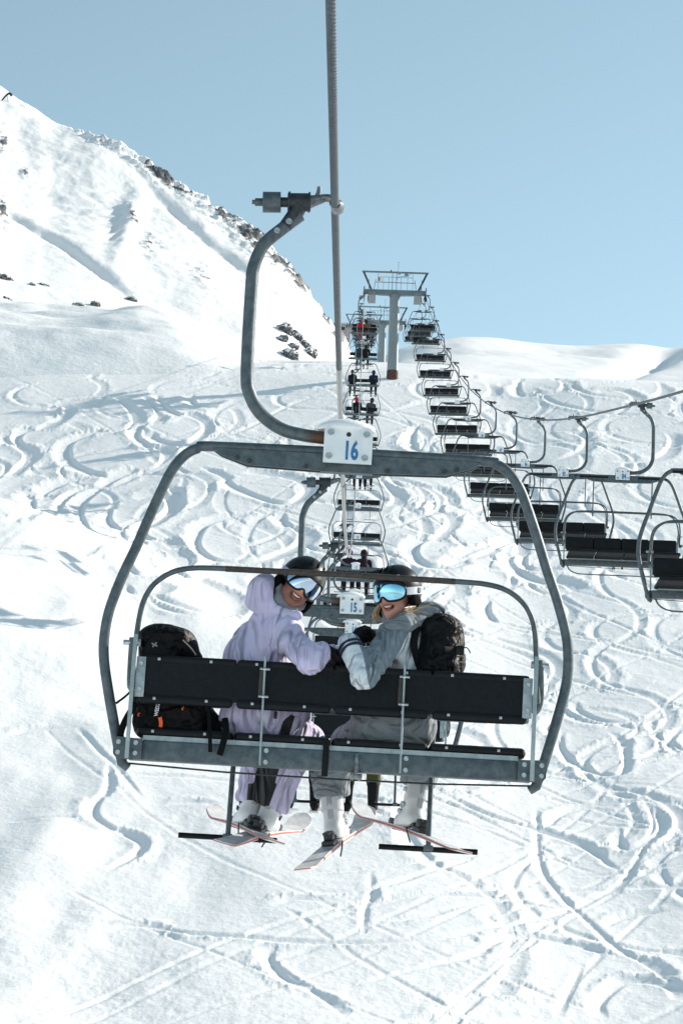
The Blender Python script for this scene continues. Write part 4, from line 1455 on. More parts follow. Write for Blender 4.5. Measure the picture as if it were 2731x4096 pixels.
def hand_prims(w_, d, nrm, side, curl=0.9, s=1.0, fat=1.0):
    w_, d, nrm = np.array(w_, float), np.array(d, float), np.array(nrm, float)
    d /= np.linalg.norm(d)
    nrm = nrm - d * (nrm @ d)
    nrm /= np.linalg.norm(nrm)
    l = np.cross(d, nrm) * side
    pr = []
    for o in (-0.028, 0.0, 0.028):
        pr.append(('c', w_ + l * o * 0.7 * s, 0.024 * s * fat, w_ + d * 0.085 * s + l * o * s, 0.019 * s * fat, 0.015))
    for o, ln in ((-0.036, 0.062), (-0.012, 0.080), (0.012, 0.085), (0.036, 0.072)):
        b0 = w_ + d * 0.088 * s + l * o * s
        a1, a2 = curl * 0.6, curl * 1.5
        d1 = d * cos(a1) - nrm * sin(a1)
        d2 = d * cos(a2) - nrm * sin(a2)
        b1 = b0 + d1 * ln * 0.52 * s
        b2 = b1 + d2 * ln * 0.5 * s
        pr += [('c', b0, 0.0125 * s * fat, b1, 0.0118 * s * fat, 0.006), ('c', b1, 0.0118 * s * fat, b2, 0.0100 * s * fat, 0.004)]
    t0 = w_ + d * 0.028 * s + l * 0.030 * s
    td = d * 0.55 + l * 0.75 - nrm * 0.35
    td /= np.linalg.norm(td)
    t1 = t0 + td * 0.042 * s
    td2 = d * 0.85 + l * 0.2 - nrm * 0.5
    td2 /= np.linalg.norm(td2)
    pr += [('c', t0, 0.018 * s * fat, t1, 0.014 * s * fat, 0.008), ('c', t1, 0.014 * s * fat, t1 + td2 * 0.034 * s, 0.011 * s * fat, 0.005)]
    return pr

def head_prims(c, R3, woman):
    h = lambda x, y, z: c + R3 @ np.array([x, y, z])
    k = 0.94 if woman else 1.0
    return [('e', h(0, -0.012, 0.03), (0.077 * k, 0.095 * k, 0.092), R3), ('e', h(0, 0.026, -0.03), (0.063 * k, 0.066, 0.082), R3),
            ('c', h(-0.042 * k, 0.035, -0.07), 0.026, h(0, 0.064, -0.096), 0.026), ('c', h(0.042 * k, 0.035, -0.07), 0.026, h(0, 0.064, -0.096), 0.026),
            ('e', h(-0.034, 0.068, -0.028), (0.03, 0.026, 0.028), R3), ('e', h(0.034, 0.068, -0.028), (0.03, 0.026, 0.028), R3),
            ('c', h(0, 0.090, 0.02), 0.012, h(0, 0.113, -0.022), 0.0155 if not woman else 0.0135, 0.012), ('e', h(-0.012, 0.100, -0.026), (0.010, 0.010, 0.009), R3), ('e', h(0.012, 0.100, -0.026), (0.010, 0.010, 0.009), R3),
            ('e', h(0, 0.085, -0.045), (0.03, 0.018, 0.014), R3),
            ('-', [('e', h(0, 0.098, -0.066), (0.025, 0.028, 0.0105 if woman else 0.0125), R3), ('e', h(-0.022, 0.088, -0.062), (0.010, 0.02, 0.005), R3), ('e', h(0.022, 0.088, -0.062), (0.010, 0.02, 0.005), R3)]),
            ('c', h(0, -0.02, -0.06), 0.056 * k, h(0, -0.035, -0.17), 0.06 * k)]

def head_gear(par, org, c, R3, helm, lens, strap, woman, logo=False):
    MH = Matrix.Translation(-Vector(org)) @ to_M(c, R3)

    def put(o):
        o.matrix_basis = MH
        return o
    # helmet shell
    nph, nt_ = 48, 16
    V, Fc = [], []
    rx, ry, rz, oz, oy = 0.112, 0.136, 0.122, 0.028, -0.008
    for layer, sc_ in ((0, 1.0), (1, 0.90)):
        for j in range(nt_ + 1):
            for i in range(nph):
                ph = 2 * pi * i / nph
                fa = abs(((ph - pi / 2 + pi) % (2 * pi)) - pi)      # angle off the face direction
                s_ = float(sstep(0.95, 1.45, np.array(fa)))
                ze = 0.052 * (1 - s_) - 0.078 * s_ + 0.03 * float(sstep(2.1, 2.9, np.array(fa)))
                th = math.acos(max(-1, min(1, (ze - oz) / rz))) * j / nt_
                brim = 0.010 * (1 - s_) * max(0, (j / nt_ - 0.8) / 0.2)
                rr = sin(th)
                ridge_ = 1.0 + 0.012 * cos(6 * ph) * sin(th * 2) ** 2
                V.append((rx * sc_ * rr * cos(ph) * ridge_, oy + (ry * sc_ * rr + brim * (layer == 0)) * sin(ph) * ridge_, oz + rz * sc_ * cos(th)))
    st = (nt_ + 1) * nph
    for j in range(nt_):
        for i in range(nph):
            a, b = j * nph + i, j * nph + (i + 1) % nph
            Fc.append((a, a + nph, b + nph, b))
            Fc.append((st + a, st + b, st + b + nph, st + a + nph))
    for i in range(nph):
        a, b = nt_ * nph + i, nt_ * nph + (i + 1) % nph
        Fc.append((a, st + a, st + b, b))
    hb = put(MB().add(V, Fc).build('helmet', helm, par))
    for s in (-1, 1):
        e = MB().ellipsoid((s * 0.098, -0.012, -0.055), (0.02, 0.045, 0.055), 14, 10).build('ear_pad', M_HPAD, hb)
    for k_ in range(3):
        MB().box((-0.035 + 0.035 * k_, 0.075, 0.128 - abs(k_ - 1) * 0.006), (0.010, 0.045, 0.006), 0.003, Matrix.Rotation(radians(-38), 3, 'X')).build('vent', M_HPAD, hb)
    # goggles
    def gpt(u, v, off=0.0):
        ph = u * 1.12
        h_ = 0.046 * (1 - abs(u) ** 5) ** 0.5 if abs(u) < 1 else 0.0
        lo_ = -h_ + (0.022 * math.exp(-(u / 0.16) ** 2))
        z = 0.006 + (lo_ + (h_ - lo_) * (v * 0.5 + 0.5))
        r1 = 1 - 0.10 * ((z - 0.006) / 0.046) ** 2 * 0.4 + off
        return ((0.106 * r1) * sin(ph), -0.012 + 0.139 * r1 * cos(ph) ** 0.85 if cos(ph) > 0 else -0.012, z)
    nu, nv = 40, 12
    V = [gpt(-1 + 2 * i / nu, -1 + 2 * j / nv) for j in range(nv + 1) for i in range(nu + 1)]
    Fc = [(j * (nu + 1) + i, j * (nu + 1) + i + 1, (j + 1) * (nu + 1) + i + 1, (j + 1) * (nu + 1) + i) for j in range(nv) for i in range(nu)]
    le = put(MB().add(V, Fc).build('goggle_lens', lens, par))
    loop = [gpt(-1 + 2 * i / nu, -1, -0.02) for i in range(nu + 1)] + [gpt(1 - 2 * i / nu, 1, -0.02) for i in range(1, nu)]
    b = MB().tube([np.array(q) for q in loop + loop[:1]], 0.0065, 8)
    V2 = []
    for q in loop:
        V2 += [q, (q[0] * 0.92, q[1] * 0.72, q[2])]
    n_ = len(loop)
    b.add(V2, [(2 * i, 2 * i + 1, (2 * i + 3) % (2 * n_), (2 * i + 2) % (2 * n_)) for i in range(n_)])
    b.build('goggle_frame', M_GFRAME, le)
    V, Fc = [], []
    ns = 44
    for i in range(ns + 1):
        fa = 1.08 + (2 * pi - 2.16) * i / ns
        ph = pi / 2 - fa
        w_ = 0.0185
        zc = 0.004 + 0.012 * sin(pi * i / ns)
        for zz in (zc - w_, zc + w_):
            rr = sqrt(max(0.05, 1 - ((zz - 0.028) / 0.122) ** 2))
            for o_ in (0.0015, 0.0045):
                V.append(((0.112 * rr + o_) * cos(ph), -0.008 + (0.136 * rr + o_) * sin(ph), zz))
    for i in range(ns):
        a, b_ = 4 * i, 4 * i + 4
        Fc += [(a + 1, a + 3, b_ + 3, b_ + 1), (a, b_, b_ + 2, a + 2), (a, a + 1, b_ + 1, b_), (a + 2, b_ + 2, b_ + 3, a + 3)]
    sm = MB().add(V, Fc).build('goggle_strap', strap, le)
    # mouth
    mo = put(MB().ellipsoid((0, 0.074, -0.066), (0.030, 0.012, 0.015), 16, 8).build('mouth', M_MOUTH, par))
    arc = lambda z0, sm_, y0, wd: [np.array((x * wd, y0 - 7.0 * (x * wd) ** 2, z0 + sm_ * (x * x))) for x in np.linspace(-1, 1, 11)]
    MB().tube(arc(-0.0625, 0.006, 0.090, 0.021), [0.003, 0.0055, 0.006, 0.0055, 0.003], 8).build('teeth', M_TEETH, mo)
    MB().tube(arc(-0.0545, 0.000, 0.0975, 0.027), [0.0015, 0.0036, 0.004, 0.0036, 0.0015], 8).build('lip', M_LIP, mo)
    MB().tube(arc(-0.0785, 0.020, 0.0945, 0.026), [0.0015, 0.0045, 0.005, 0.0045, 0.0015], 8).build('lip', M_LIP, mo)
    if logo:
        f_ = lambda fa, z, o_: (lambda rr, ph: ((0.112 * rr + o_) * cos(ph), -0.008 + (0.136 * rr + o_) * sin(ph), z))(sqrt(1 - ((z - 0.028) / 0.122) ** 2), pi / 2 - fa)
        for fa0 in (-1.75, 1.75):
            sg = 1 if fa0 > 0 else -1
            pc = [f_(fa0 + a * 0.012 * 10, 0.033 + z * 0.0, 0.0052) for a in (-1, 1) for z in (0,)]
            quad = [f_(fa0 - 0.13, -0.004, 0.0055), f_(fa0 + 0.13, -0.004, 0.0055), f_(fa0 + 0.13, 0.023, 0.0055), f_(fa0 - 0.13, 0.023, 0.0055)]
            MB().add(quad, [(0, 1, 2, 3)]).build('strap_badge', M_NAVY, le, False)
            ov = [np.array(f_(fa0 + 0.085 * cos(t_), 0.0095 + 0.0105 * sin(t_) + 0.003 * cos(t_), 0.0068)) for t_ in np.linspace(0, 2 * pi, 21)]
            MB().tube(ov, 0.0013, 5).build('badge_oval', M_PRINT, le)
            MB().tube([np.array(f_(fa0 - 0.05, 0.002, 0.0068)), np.array(f_(fa0 + 0.05, 0.017, 0.0068))], 0.0013, 5).build('badge_stroke', M_PRINT, le)
        for fa0 in (-0.80, 0.80):
            ov = [np.array(f_(fa0 + 0.075 * cos(t_), 0.078 + 0.0095 * sin(t_) + 0.003 * cos(t_), 0.002)) for t_ in np.linspace(0, 2 * pi, 21)]
            MB().tube(ov, 0.0016, 5).build('helmet_oval', M_PRINT, hb)
            MB().tube([np.array(f_(fa0 - 0.045, 0.072, 0.002)), np.array(f_(fa0 + 0.045, 0.085, 0.002))], 0.0014, 5).build('helmet_stroke', M_PRINT, hb)
    return MH, hb

def gaiter_prims(c, R3):
    h = lambda x, y, z: c + R3 @ np.array([x, y, z])
    pr = []
    for s in (-1, 1):
        pts = [h(s * 0.086, -0.015, -0.03), h(s * 0.078, 0.005, -0.075), h(s * 0.052, 0.040, -0.118), h(0, 0.062, -0.134)]
        for a, b in zip(pts[:-1], pts[1:]):
            pr.append(('c', a, 0.015, b, 0.016, 0.02))
    pr += [('c', h(0, 0.0, -0.15), 0.070, h(0, -0.02, -0.20), 0.075, 0.03), ('c', h(-0.06, -0.06, -0.09), 0.03, h(0.06, -0.06, -0.09), 0.03, 0.04)]
    return pr

def wrinkles(M_, scale, stretch, strength, dist=0.025):
    """crumpled-cloth relief: thin ridges of a stretched, distorted noise"""
    n, L = M_.node_tree.nodes, M_.node_tree.links
    b = n['Principled BSDF']
    tc = n.new('ShaderNodeTexCoord')
    mp = n.new('ShaderNodeMapping')
    mp.inputs['Scale'].default_value = stretch
    mp.inputs['Rotation'].default_value = (0.2, 0.5, 0.3)
    L.new(tc.outputs['Object'], mp.inputs['Vector'])
    no = n.new('ShaderNodeTexNoise')
    no.inputs['Scale'].default_value = scale
    no.inputs['Detail'].default_value = 2.5
    no.inputs['Roughness'].default_value = 0.45
    no.inputs['Distortion'].default_value = 0.7
    L.new(mp.outputs[0], no.inputs['Vector'])
    s1 = n.new('ShaderNodeMath')
    s1.operation = 'SUBTRACT'
    s1.inputs[1].default_value = 0.5
    L.new(no.outputs['Fac'], s1.inputs[0])
    ab = n.new('ShaderNodeMath')
    ab.operation = 'ABSOLUTE'
    L.new(s1.outputs[0], ab.inputs[0])
    rp = n.new('ShaderNodeMapRange')
    rp.interpolation_type = 'SMOOTHSTEP'
    rp.inputs['From Min'].default_value = 0.0
    rp.inputs['From Max'].default_value = 0.16
    rp.inputs['To Min'].default_value = 1.0
    rp.inputs['To Max'].default_value = 0.0
    L.new(ab.outputs[0], rp.inputs['Value'])
    bp = n.new('ShaderNodeBump')
    bp.inputs['Strength'].default_value = strength
    bp.inputs['Distance'].default_value = dist
    L.new(rp.outputs[0], bp.inputs['Height'])
    if b.inputs['Normal'].links:
        L.new(b.inputs['Normal'].links[0].from_socket, bp.inputs['Normal'])
    L.new(bp.outputs[0], b.inputs['Normal'])

wrinkles(M_LILAC, 4.2, (1.4, 1.0, 0.5), 1.0, 0.05)
wrinkles(M_LILACT, 5.5, (1.2, 1.0, 0.6), 0.9, 0.045)
wrinkles(M_GREYW, 5.0, (1.3, 1.0, 0.55), 1.0, 0.045)
wrinkles(M_GREYP, 5.0, (0.7, 1.0, 1.3), 0.9, 0.04)
wrinkles(M_GREYH, 5.5, (0.6, 1.0, 1.5), 1.0, 0.05)
wrinkles(M_NYLON, 8.0, (1, 1, 1), 0.5)

# ------------------------------------------------------------------ skis and boots
def ski_sections(L_=1.55):
    ys = np.concatenate([np.linspace(-0.5, 0.30, 24), np.linspace(0.32, 0.5, 14)]) * L_
    o = []
    for y in ys:
        t = y / L_
        wd = 0.041 + 0.060 * (t ** 2) + (0.010 * max(0, t) * 2)
        if t > 0.44:
            wd *= sqrt(max(0.02, 1 - ((t - 0.44) / 0.0605) ** 2))
        if t < -0.47:
            wd *= 1 - 0.25 * ((-0.47 - t) / 0.03) ** 2
        z = 0.006 * (1 - (t / 0.35) ** 2 if abs(t) < 0.35 else 0)
        if t > 0.34:
            z += 2.6 * (t - 0.34) ** 2 * 1.1
        if t < -0.46:
            z += 3.0 * (-0.46 - t) ** 2
        th = 0.010 + 0.012 * max(0, 1 - (abs(t) / 0.42) ** 1.5)
        o.append((y, wd, z, th))
    return o

SKISEC = ski_sections()

def ski_mesh(lo_, hi_, grow, name, mt):
    V, Fc = [], []
    for y, wd, z, th in SKISEC:
        a, b = z + lo_ * th, z + hi_ * th
        w_ = wd + grow
        V += [(-w_, y, a), (w_, y, a), (w_ - 0.002, y, b), (-w_ + 0.002, y, b)]
    n_ = len(SKISEC)
    for i in range(n_ - 1):
        a, b = 4 * i, 4 * i + 4
        for k_ in range(4):
            Fc.append((a + k_, a + (k_ + 1) % 4, b + (k_ + 1) % 4, b + k_))
    Fc += [(3, 2, 1, 0), tuple(4 * (n_ - 1) + k_ for k_ in range(4))]
    return MB().add(V, Fc).mesh(name, mt, False)

M_BASE = mat('ski_base', (0.74, 0.72, 0.71), 0.4, 0, 0.14, 9)
M_REDED = mat('red_ski_edge', (0.55, 0.10, 0.07), 0.4)
M_TOP = mat('white_ski_top', (0.60, 0.60, 0.60), 0.4, 0, 0.3, 6)
SKB = ski_mesh(0.0, 0.28, 0.0, 'base', M_BASE)
SKE = ski_mesh(0.28, 0.72, 0.0012, 'edge_band', M_REDED)
SKT = ski_mesh(0.72, 1.0, 0.0, 'topsheet', M_TOP)
SKBIND_T = MB().box((0, 0.17, 0.038), (0.07, 0.075, 0.034), 0.008).box((0, 0.135, 0.058), (0.055, 0.03, 0.022), 0.006).mesh('toe_binding', M_BOOTD)
SKBIND_H = MB().box((0, -0.17, 0.036), (0.065, 0.10, 0.03), 0.008).box((0, -0.165, 0.068), (0.05, 0.06, 0.05), 0.012).box((0, -0.20, 0.088), (0.035, 0.06, 0.014), 0.004).mesh('heel_binding', M_BOOTD)
SKBRAKE = MB().tube([(-0.05, -0.10, 0.03), (-0.056, -0.16, 0.0), (-0.056, -0.21, -0.03)], 0.004, 6).mesh('brake_arm', M_BOOTD)
SKBRAKE2 = MB().tube([(0.05, -0.10, 0.03), (0.056, -0.16, 0.0), (0.056, -0.21, -0.03)], 0.004, 6).mesh('brake_arm', M_BOOTD)

def dirs_matrix(c, yaw, pitch, roll=0.0):
    return Matrix.Translation(c) @ Matrix.Rotation(-yaw, 4, 'Z') @ Matrix.Rotation(pitch, 4, 'X') @ Matrix.Rotation(roll, 4, 'Y')

def make_ski(Mw, label, group):
    t = empty('ski', Mw)
    tag(t, label, 'ski', group)
    obj('base', SKB, t)
    obj('edge_band', SKE, t)
    obj('topsheet', SKT, t)
    obj('toe_binding', SKBIND_T, t)
    h_ = obj('heel_binding', SKBIND_H, t)
    obj('brake_arm', SKBRAKE, h_)
    obj('brake_arm', SKBRAKE2, h_)
    return t

V, Q = surface_nets([('c', (0, -0.085, 0.045), 0.045, (0, 0.10, 0.042), 0.048, 0.03), ('c', (0, 0.10, 0.04), 0.047, (0, 0.135, 0.035), 0.036, 0.02), ('c', (0, -0.06, 0.06), 0.055, (0, -0.045, 0.19), 0.058, 0.03),
                     ('c', (0, -0.045, 0.19), 0.060, (0, -0.015, 0.31), 0.068, 0.02), ('c', (0, 0.02, 0.08), 0.045, (0, 0.02, 0.17), 0.05, 0.04), ('cut', (0, 0, 0.004), (0, 0, -1)), ('cut', (0, 0, 0.335), (0, -0.1, 1))], 0.008, 0.03)
BOOTS = np_mesh('boot', V, Q, M_BOOT)
BOOTSOLE = MB().box((0, 0.125, 0.010), (0.068, 0.10, 0.022), 0.008).box((0, -0.105, 0.010), (0.066, 0.07, 0.022), 0.008).mesh('sole', M_BOOTD)
BOOTLINER = MB().tube([(0, -0.02, 0.29), (0, -0.008, 0.345)], [0.060, 0.066], 16).mesh('liner', M_BOOTD)

def buckle(y, z, w_, tilt):
    b = MB()
    b.box((0, y, z), (w_ * 2.06, 0.026, 0.012), 0.004, Matrix.Rotation(tilt, 3, 'X'))
    b.box((w_ * 0.98, y - 0.006, z), (0.012, 0.05, 0.018), 0.004, Matrix.Rotation(tilt, 3, 'X'))
    b.box((w_ * 1.05, y - 0.03, z - 0.004), (0.008, 0.03, 0.010), 0.003)
    return b
def side_clip(x, y, z):
    return MB().box((x, y, z), (0.012, 0.055, 0.016), 0.003, Matrix.Rotation(0.35, 3, 'X')).box((x * 1.10, y - 0.012, z - 0.004), (0.010, 0.022, 0.022), 0.003, Matrix.Rotation(0.35, 3, 'X'))
BCLIP = [side_clip(x * s, y, z).mesh('clip', M_BOOTD if s < 0 else M_BUCK) for s in (-1, 1) for x, y, z in ((.049, .05, .092), (.053, .015, .128), (.060, -.01, .205), (.066, .01, .262))]
BCUFF = MB().tube([(0, -0.052, 0.15), (0, -0.044, 0.205), (0, -0.020, 0.30), (0, -0.016, 0.318)], [0.064, 0.067, 0.0735, 0.0735], 22, False).mesh('cuff', mat('white_boot_cuff', (0.58, 0.60, 0.62), 0.35, 0, 0.05, 12))
BUCKS = [buckle(0.085, 0.088, 0.042, 0.5).mesh('buckle', M_BUCK), buckle(0.055, 0.115, 0.046, 0.6).mesh('buckle', M_BUCK), buckle(0.03, 0.205, 0.052, 0.2).mesh('buckle', M_BUCK), buckle(0.045, 0.265, 0.056, 0.15).mesh('buckle', M_BUCK)]
CUFFTRIM = MB().box((0, -0.106, 0.17), (0.034, 0.012, 0.13), 0.005).box((0, -0.088, 0.265), (0.020, 0.012, 0.05), 0.004).mesh('spine', mat('grey_boot_trim', (0.34, 0.36, 0.38), 0.4))

def add_boot(par, Mloc, flip=1):
    o = obj('boot', BOOTS, par)
    o.matrix_basis = Mloc @ Matrix.Diagonal((0.86 * flip, 0.92, 0.94, 1))
    obj('sole', BOOTSOLE, o)
    obj('liner', BOOTLINER, o)
    obj('spine', CUFFTRIM, o)
    for b in BUCKS:
        obj('buckle', b, o)
    cu = obj('cuff', BCUFF, o)
    for b in BCLIP:
        obj('clip', b, o)
    return o

# ------------------------------------------------------------------ the man in lilac
seat = np.array(P(600, 1675, 0.25))
pm = empty('person', M16 @ Matrix.Translation(seat))
tag(pm, 'person in lilac ski suit and black helmet leaning over the near seat back, smiling', 'person', 'the couple on the near chair')
c, R3 = head_matrix(P(688, 1342, 0.13), radians(16), radians(33), radians(14))
h = lambda x, y, z: c + R3 @ np.array([x, y, z])
arm_e, arm_w = P(712, 1516, -0.15), P(746, 1497, -0.05)
core = [('c', P(600, 1650, .2), .11, P(605, 1500, .2), .12), ('c', P(605, 1500, .2), .12, P(630, 1440, .18), .08), ('c', P(630, 1440, .18), .05, h(0, -0.04, -0.17), .055),
        ('c', P(650, 1460, .08), .05, arm_e, .04), ('c', arm_e, .04, arm_w, .032), ('c', P(580, 1470, .3), .05, P(565, 1580, .42), .04), ('c', P(565, 1580, .42), .04, P(640, 1610, .52), .03),
        ('c', P(575, 1665, .22), .07, P(580, 1700, .62), .055), ('c', P(650, 1665, .22), .07, P(712, 1700, .62), .055)]
sdf_obj('body', head_prims(c, R3, False) + core, 0.0075, M_BEARD, pm, 0.022, None,
        lambda V: (lambda q: np.where(q[:, 1] > 0.0, -(q[:, 2] + 0.052) + 0.02 * (np.abs(q[:, 0]) / 0.05) ** 2 * 0.6, -0.01))((V - c) @ R3), 0, seat)
head_gear(pm, seat, c, R3, M_HELMET, M_LENSS, M_LSTRAP, False)
sdf_obj('neck_gaiter', gaiter_prims(c, R3), 0.008, M_GAITER, pm, 0.02, fold(0.004, 40, (1, 1, 2), 3), None, 1, seat)
jk = [('c', P(560, 1650, .17), .125, P(650, 1648, .22), .125), ('c', P(598, 1640, .18), .15, P(588, 1520, .18), .160), ('c', P(588, 1520, .18), .158, P(622, 1440, .18), .11),
      ('c', P(582, 1470, .32), .085, P(655, 1452, .08), .092), ('c', P(652, 1457, .06), .080, arm_e, .057), ('c', arm_e, .056, arm_w, .044), ('c', arm_w, .044, arm_w + (arm_w - arm_e) * 0.12, .043),
      ('c', P(575, 1475, .34), .085, P(560, 1575, .44), .07), ('c', P(560, 1575, .44), .068, P(640, 1608, .52), .05)]
fo = fold(0.028, 6.0, (1.5, 1.0, 0.45), 5)
fo2 = fold(0.012, 12.0, (0.8, 1, 1.1), 9)
el_ = arm_e

def man_fold(p):
    near = np.exp(-(np.linalg.norm(p - el_, axis=1) / 0.13) ** 2)
    along = (p - el_) @ ((arm_w - el_) / np.linalg.norm(arm_w - el_))
    hem = np.exp(-((p[:, 2] + 2.56) / 0.10) ** 2)
    return fo(p) * (0.8 + hem) + fo2(p) + near * 0.004 * np.sin(along * 90 + 6 * vn3(p * 12, 4)) + 0.004 * np.sin((p[:, 0] * 40 + p[:, 2] * 22)) * np.exp(-((p[:, 0] + 0.30) / 0.1) ** 2)
jo = sdf_obj('jacket', jk, 0.0075, M_LILAC, pm, 0.035, man_fold, None, 1, seat)
hood = [('e', P(600, 1362, .10), (.070, .075, .088)), ('c', P(588, 1382, .12), .052, P(616, 1396, .12), .060), ('c', P(612, 1338, .1), .045, P(628, 1362, .12), .05), ('c', P(616, 1396, .12), .060, P(655, 1418, .07), .050),
        ('c', P(655, 1420, .07), .036, P(684, 1414, .03), .024), ('-', [('e', h(0, 0.0, -0.02), (.118, .135, .16), R3)])]
sdf_obj('hood', hood, 0.007, M_LILAC, pm, 0.025, fold(0.012, 8, (1, 1, 1.4), 21), None, 1, seat)
MB().box((0, 0, 0), (0.014, 0.003, 0.036), 0.001).build('tag', M_NAVY, jo).matrix_basis = Matrix.Translation(P(633, 1643, 0.03) - seat)
gl = hand_prims(arm_w + (arm_w - arm_e) * 0.12, (0.75, 0.65, -0.1), (0.2, -0.3, 0.9), 1, 0.8, 1.0, 1.12)
sdf_obj('glove', gl, 0.006, M_GLOVE, pm, 0.012, None, None, 0, seat)
kl, kr = P(588, 1704, .60), P(706, 1706, .58)
MSL = dirs_matrix(P(556, 1908, .74), radians(-15), radians(8), radians(12))
MSR = dirs_matrix(P(606, 1920, .70), radians(13), radians(8), radians(14))
LEAN = Matrix.Translation((0, 0, 0.026)) @ Matrix.Rotation(radians(-10), 4, 'X')


def leg_end(MS, y, z):
    return np.array(MS @ LEAN @ Vector((0, y, z)))

def hem(MS, z, r=0.13):
    ax = np.array((MS @ LEAN).to_3x3() @ Vector((0, 0.05, 1)).normalized())
    R3_ = frame_from(np.array((MS @ LEAN).to_3x3() @ Vector((0, 1, 0))), ax)
    return ('-', [('b', leg_end(MS, 0, z) - ax * 0.25, (r, r, 0.25), 0.005, R3_)])
al, ar = leg_end(MSL, -0.02, 0.15), leg_end(MSR, -0.02, 0.14)

def man_panel(V):
    """black inner-leg panels of the lilac trousers"""
    x, y = Qpx(V)
    lft = np.minimum(x - (590 - (y - 1765) * 0.22), (640 - (y - 1770) * 0.30) - x)
    rgt = np.minimum((640 - (y - 1790) * 0.36) - x, x - (570 - (y - 1800) * 0.1))
    m_ = np.maximum(np.where(y < 1860, lft, -8), np.where(y > 1800, rgt, -8))
    return m_ / 450.0
lg = [('c', P(565, 1662, .2), .10, kl, .088), ('c', P(648, 1660, .2), .105, kr, .090), ('c', kl, .086, leg_end(MSL, -.03, .30), .094), ('c', leg_end(MSL, -.03, .30), .094, al, .088), ('c', kr, .088, leg_end(MSR, -.03, .30), .094), ('c', leg_end(MSR, -.03, .30), .094, ar, .090), ('c', P(565, 1662, .2), .11, P(648, 1660, .2), .11), hem(MSL, 0.115), hem(MSR, 0.105)]
sdf_obj('trousers', lg, 0.009, M_LILACT, pm, 0.025, lambda p: fold(0.012, 9, (1, 1, 0.8), 31)(p) + fold(0.006, 20, (1, 1, 1.5), 33)(p), man_panel, 1, seat)
GS = 'skis on the feet of the near couple'
make_ski(M16 @ MSL, 'white and red ski of the lilac rider, rounded tip to the upper left', GS)
make_ski(M16 @ MSR, 'snow dusted ski of the lilac rider, square tail to the lower left', GS)
TS = Matrix.Translation(-Vector(seat))
add_boot(pm, TS @ MSL @ LEAN, 1)
add_boot(pm, TS @ MSR @ LEAN, -1)

# ------------------------------------------------------------------ the woman in grey and white
seat = np.array(P(910, 1690, 0.25))
pw = empty('person', M16 @ Matrix.Translation(seat))
tag(pw, 'person in grey and white ski jacket with blue mirrored goggles turning back, smiling', 'person', 'the couple on the near chair')
c, R3 = head_matrix(P(912, 1366, 0.13), radians(-37), radians(-4), radians(8))
h = lambda x, y, z: c + R3 @ np.array([x, y, z])
arm_e, arm_w = P(836, 1553, -0.155), P(803, 1484, -0.06)
core = [('c', P(910, 1660, .2), .10, P(935, 1520, .2), .11), ('c', P(935, 1520, .2), .11, P(945, 1450, .18), .075), ('c', P(945, 1450, .18), .05, h(0, -0.035, -0.17), .052),
        ('c', P(905, 1465, .06), .05, arm_e, .04), ('c', arm_e, .04, arm_w, .03), ('c', P(1000, 1460, .3), .05, P(1000, 1570, .42), .04), ('c', P(1000, 1570, .42), .04, P(930, 1610, .52), .03),
        ('c', P(870, 1672, .22), .07, P(795, 1700, .6), .055), ('c', P(945, 1675, .22), .07, P(935, 1705, .62), .055)]
sdf_obj('body', head_prims(c, R3, True) + core, 0.0075, M_SKINW, pw, 0.022, None, None, 0, seat)
MHW, hb = head_gear(pw, seat, c, R3, M_HELMET, M_LENSB, M_WSTRAP, True, True)
sdf_obj('neck_gaiter', gaiter_prims(c, R3), 0.008, M_GAITER, pw, 0.02, fold(0.005, 36, (1, 1, 2), 43), None, 1, seat)
jk = [('c', P(900, 1640, .17), .13, P(960, 1640, .2), .13), ('c', P(925, 1625, .18), .135, P(938, 1530, .17), .142), ('c', P(938, 1530, .17), .14, P(950, 1455, .18), .11),
      ('c', P(908, 1462, .07), .085, P(1000, 1458, .3), .085), ('c', P(904, 1465, .05), .080, arm_e, .060), ('c', arm_e, .060, arm_w, .050), ('c', arm_w, .050, arm_w + (arm_w - arm_e) * 0.04, .050),
      ('c', P(1000, 1460, .32), .08, P(1000, 1570, .44), .068), ('c', P(1000, 1570, .44), .066, P(930, 1612, .52), .05), ('cut', P(925, 1637, .2), (0, 0, -1))]
el2 = arm_e

def wom_panel(V):
    x, y = Qpx(V)
    fore = (833 + (y - 1501) * 0.194) - x
    fore = np.where(y < 1501, np.minimum((833 + (y - 1501) * 0.45) - x, 60), fore)
    ln = np.interp(y, [1430, 1437, 1457, 1500, 1529, 1700], [952, 946, 936, 915, 897, 800])
    body = np.where((x > 870) & (y > 1430), x - ln, -60)
    yaw_ = np.where(V[:, 1] > 0.33, -1, 0)
    return np.maximum(np.where(x < 868, fore, -60), body) / 450.0

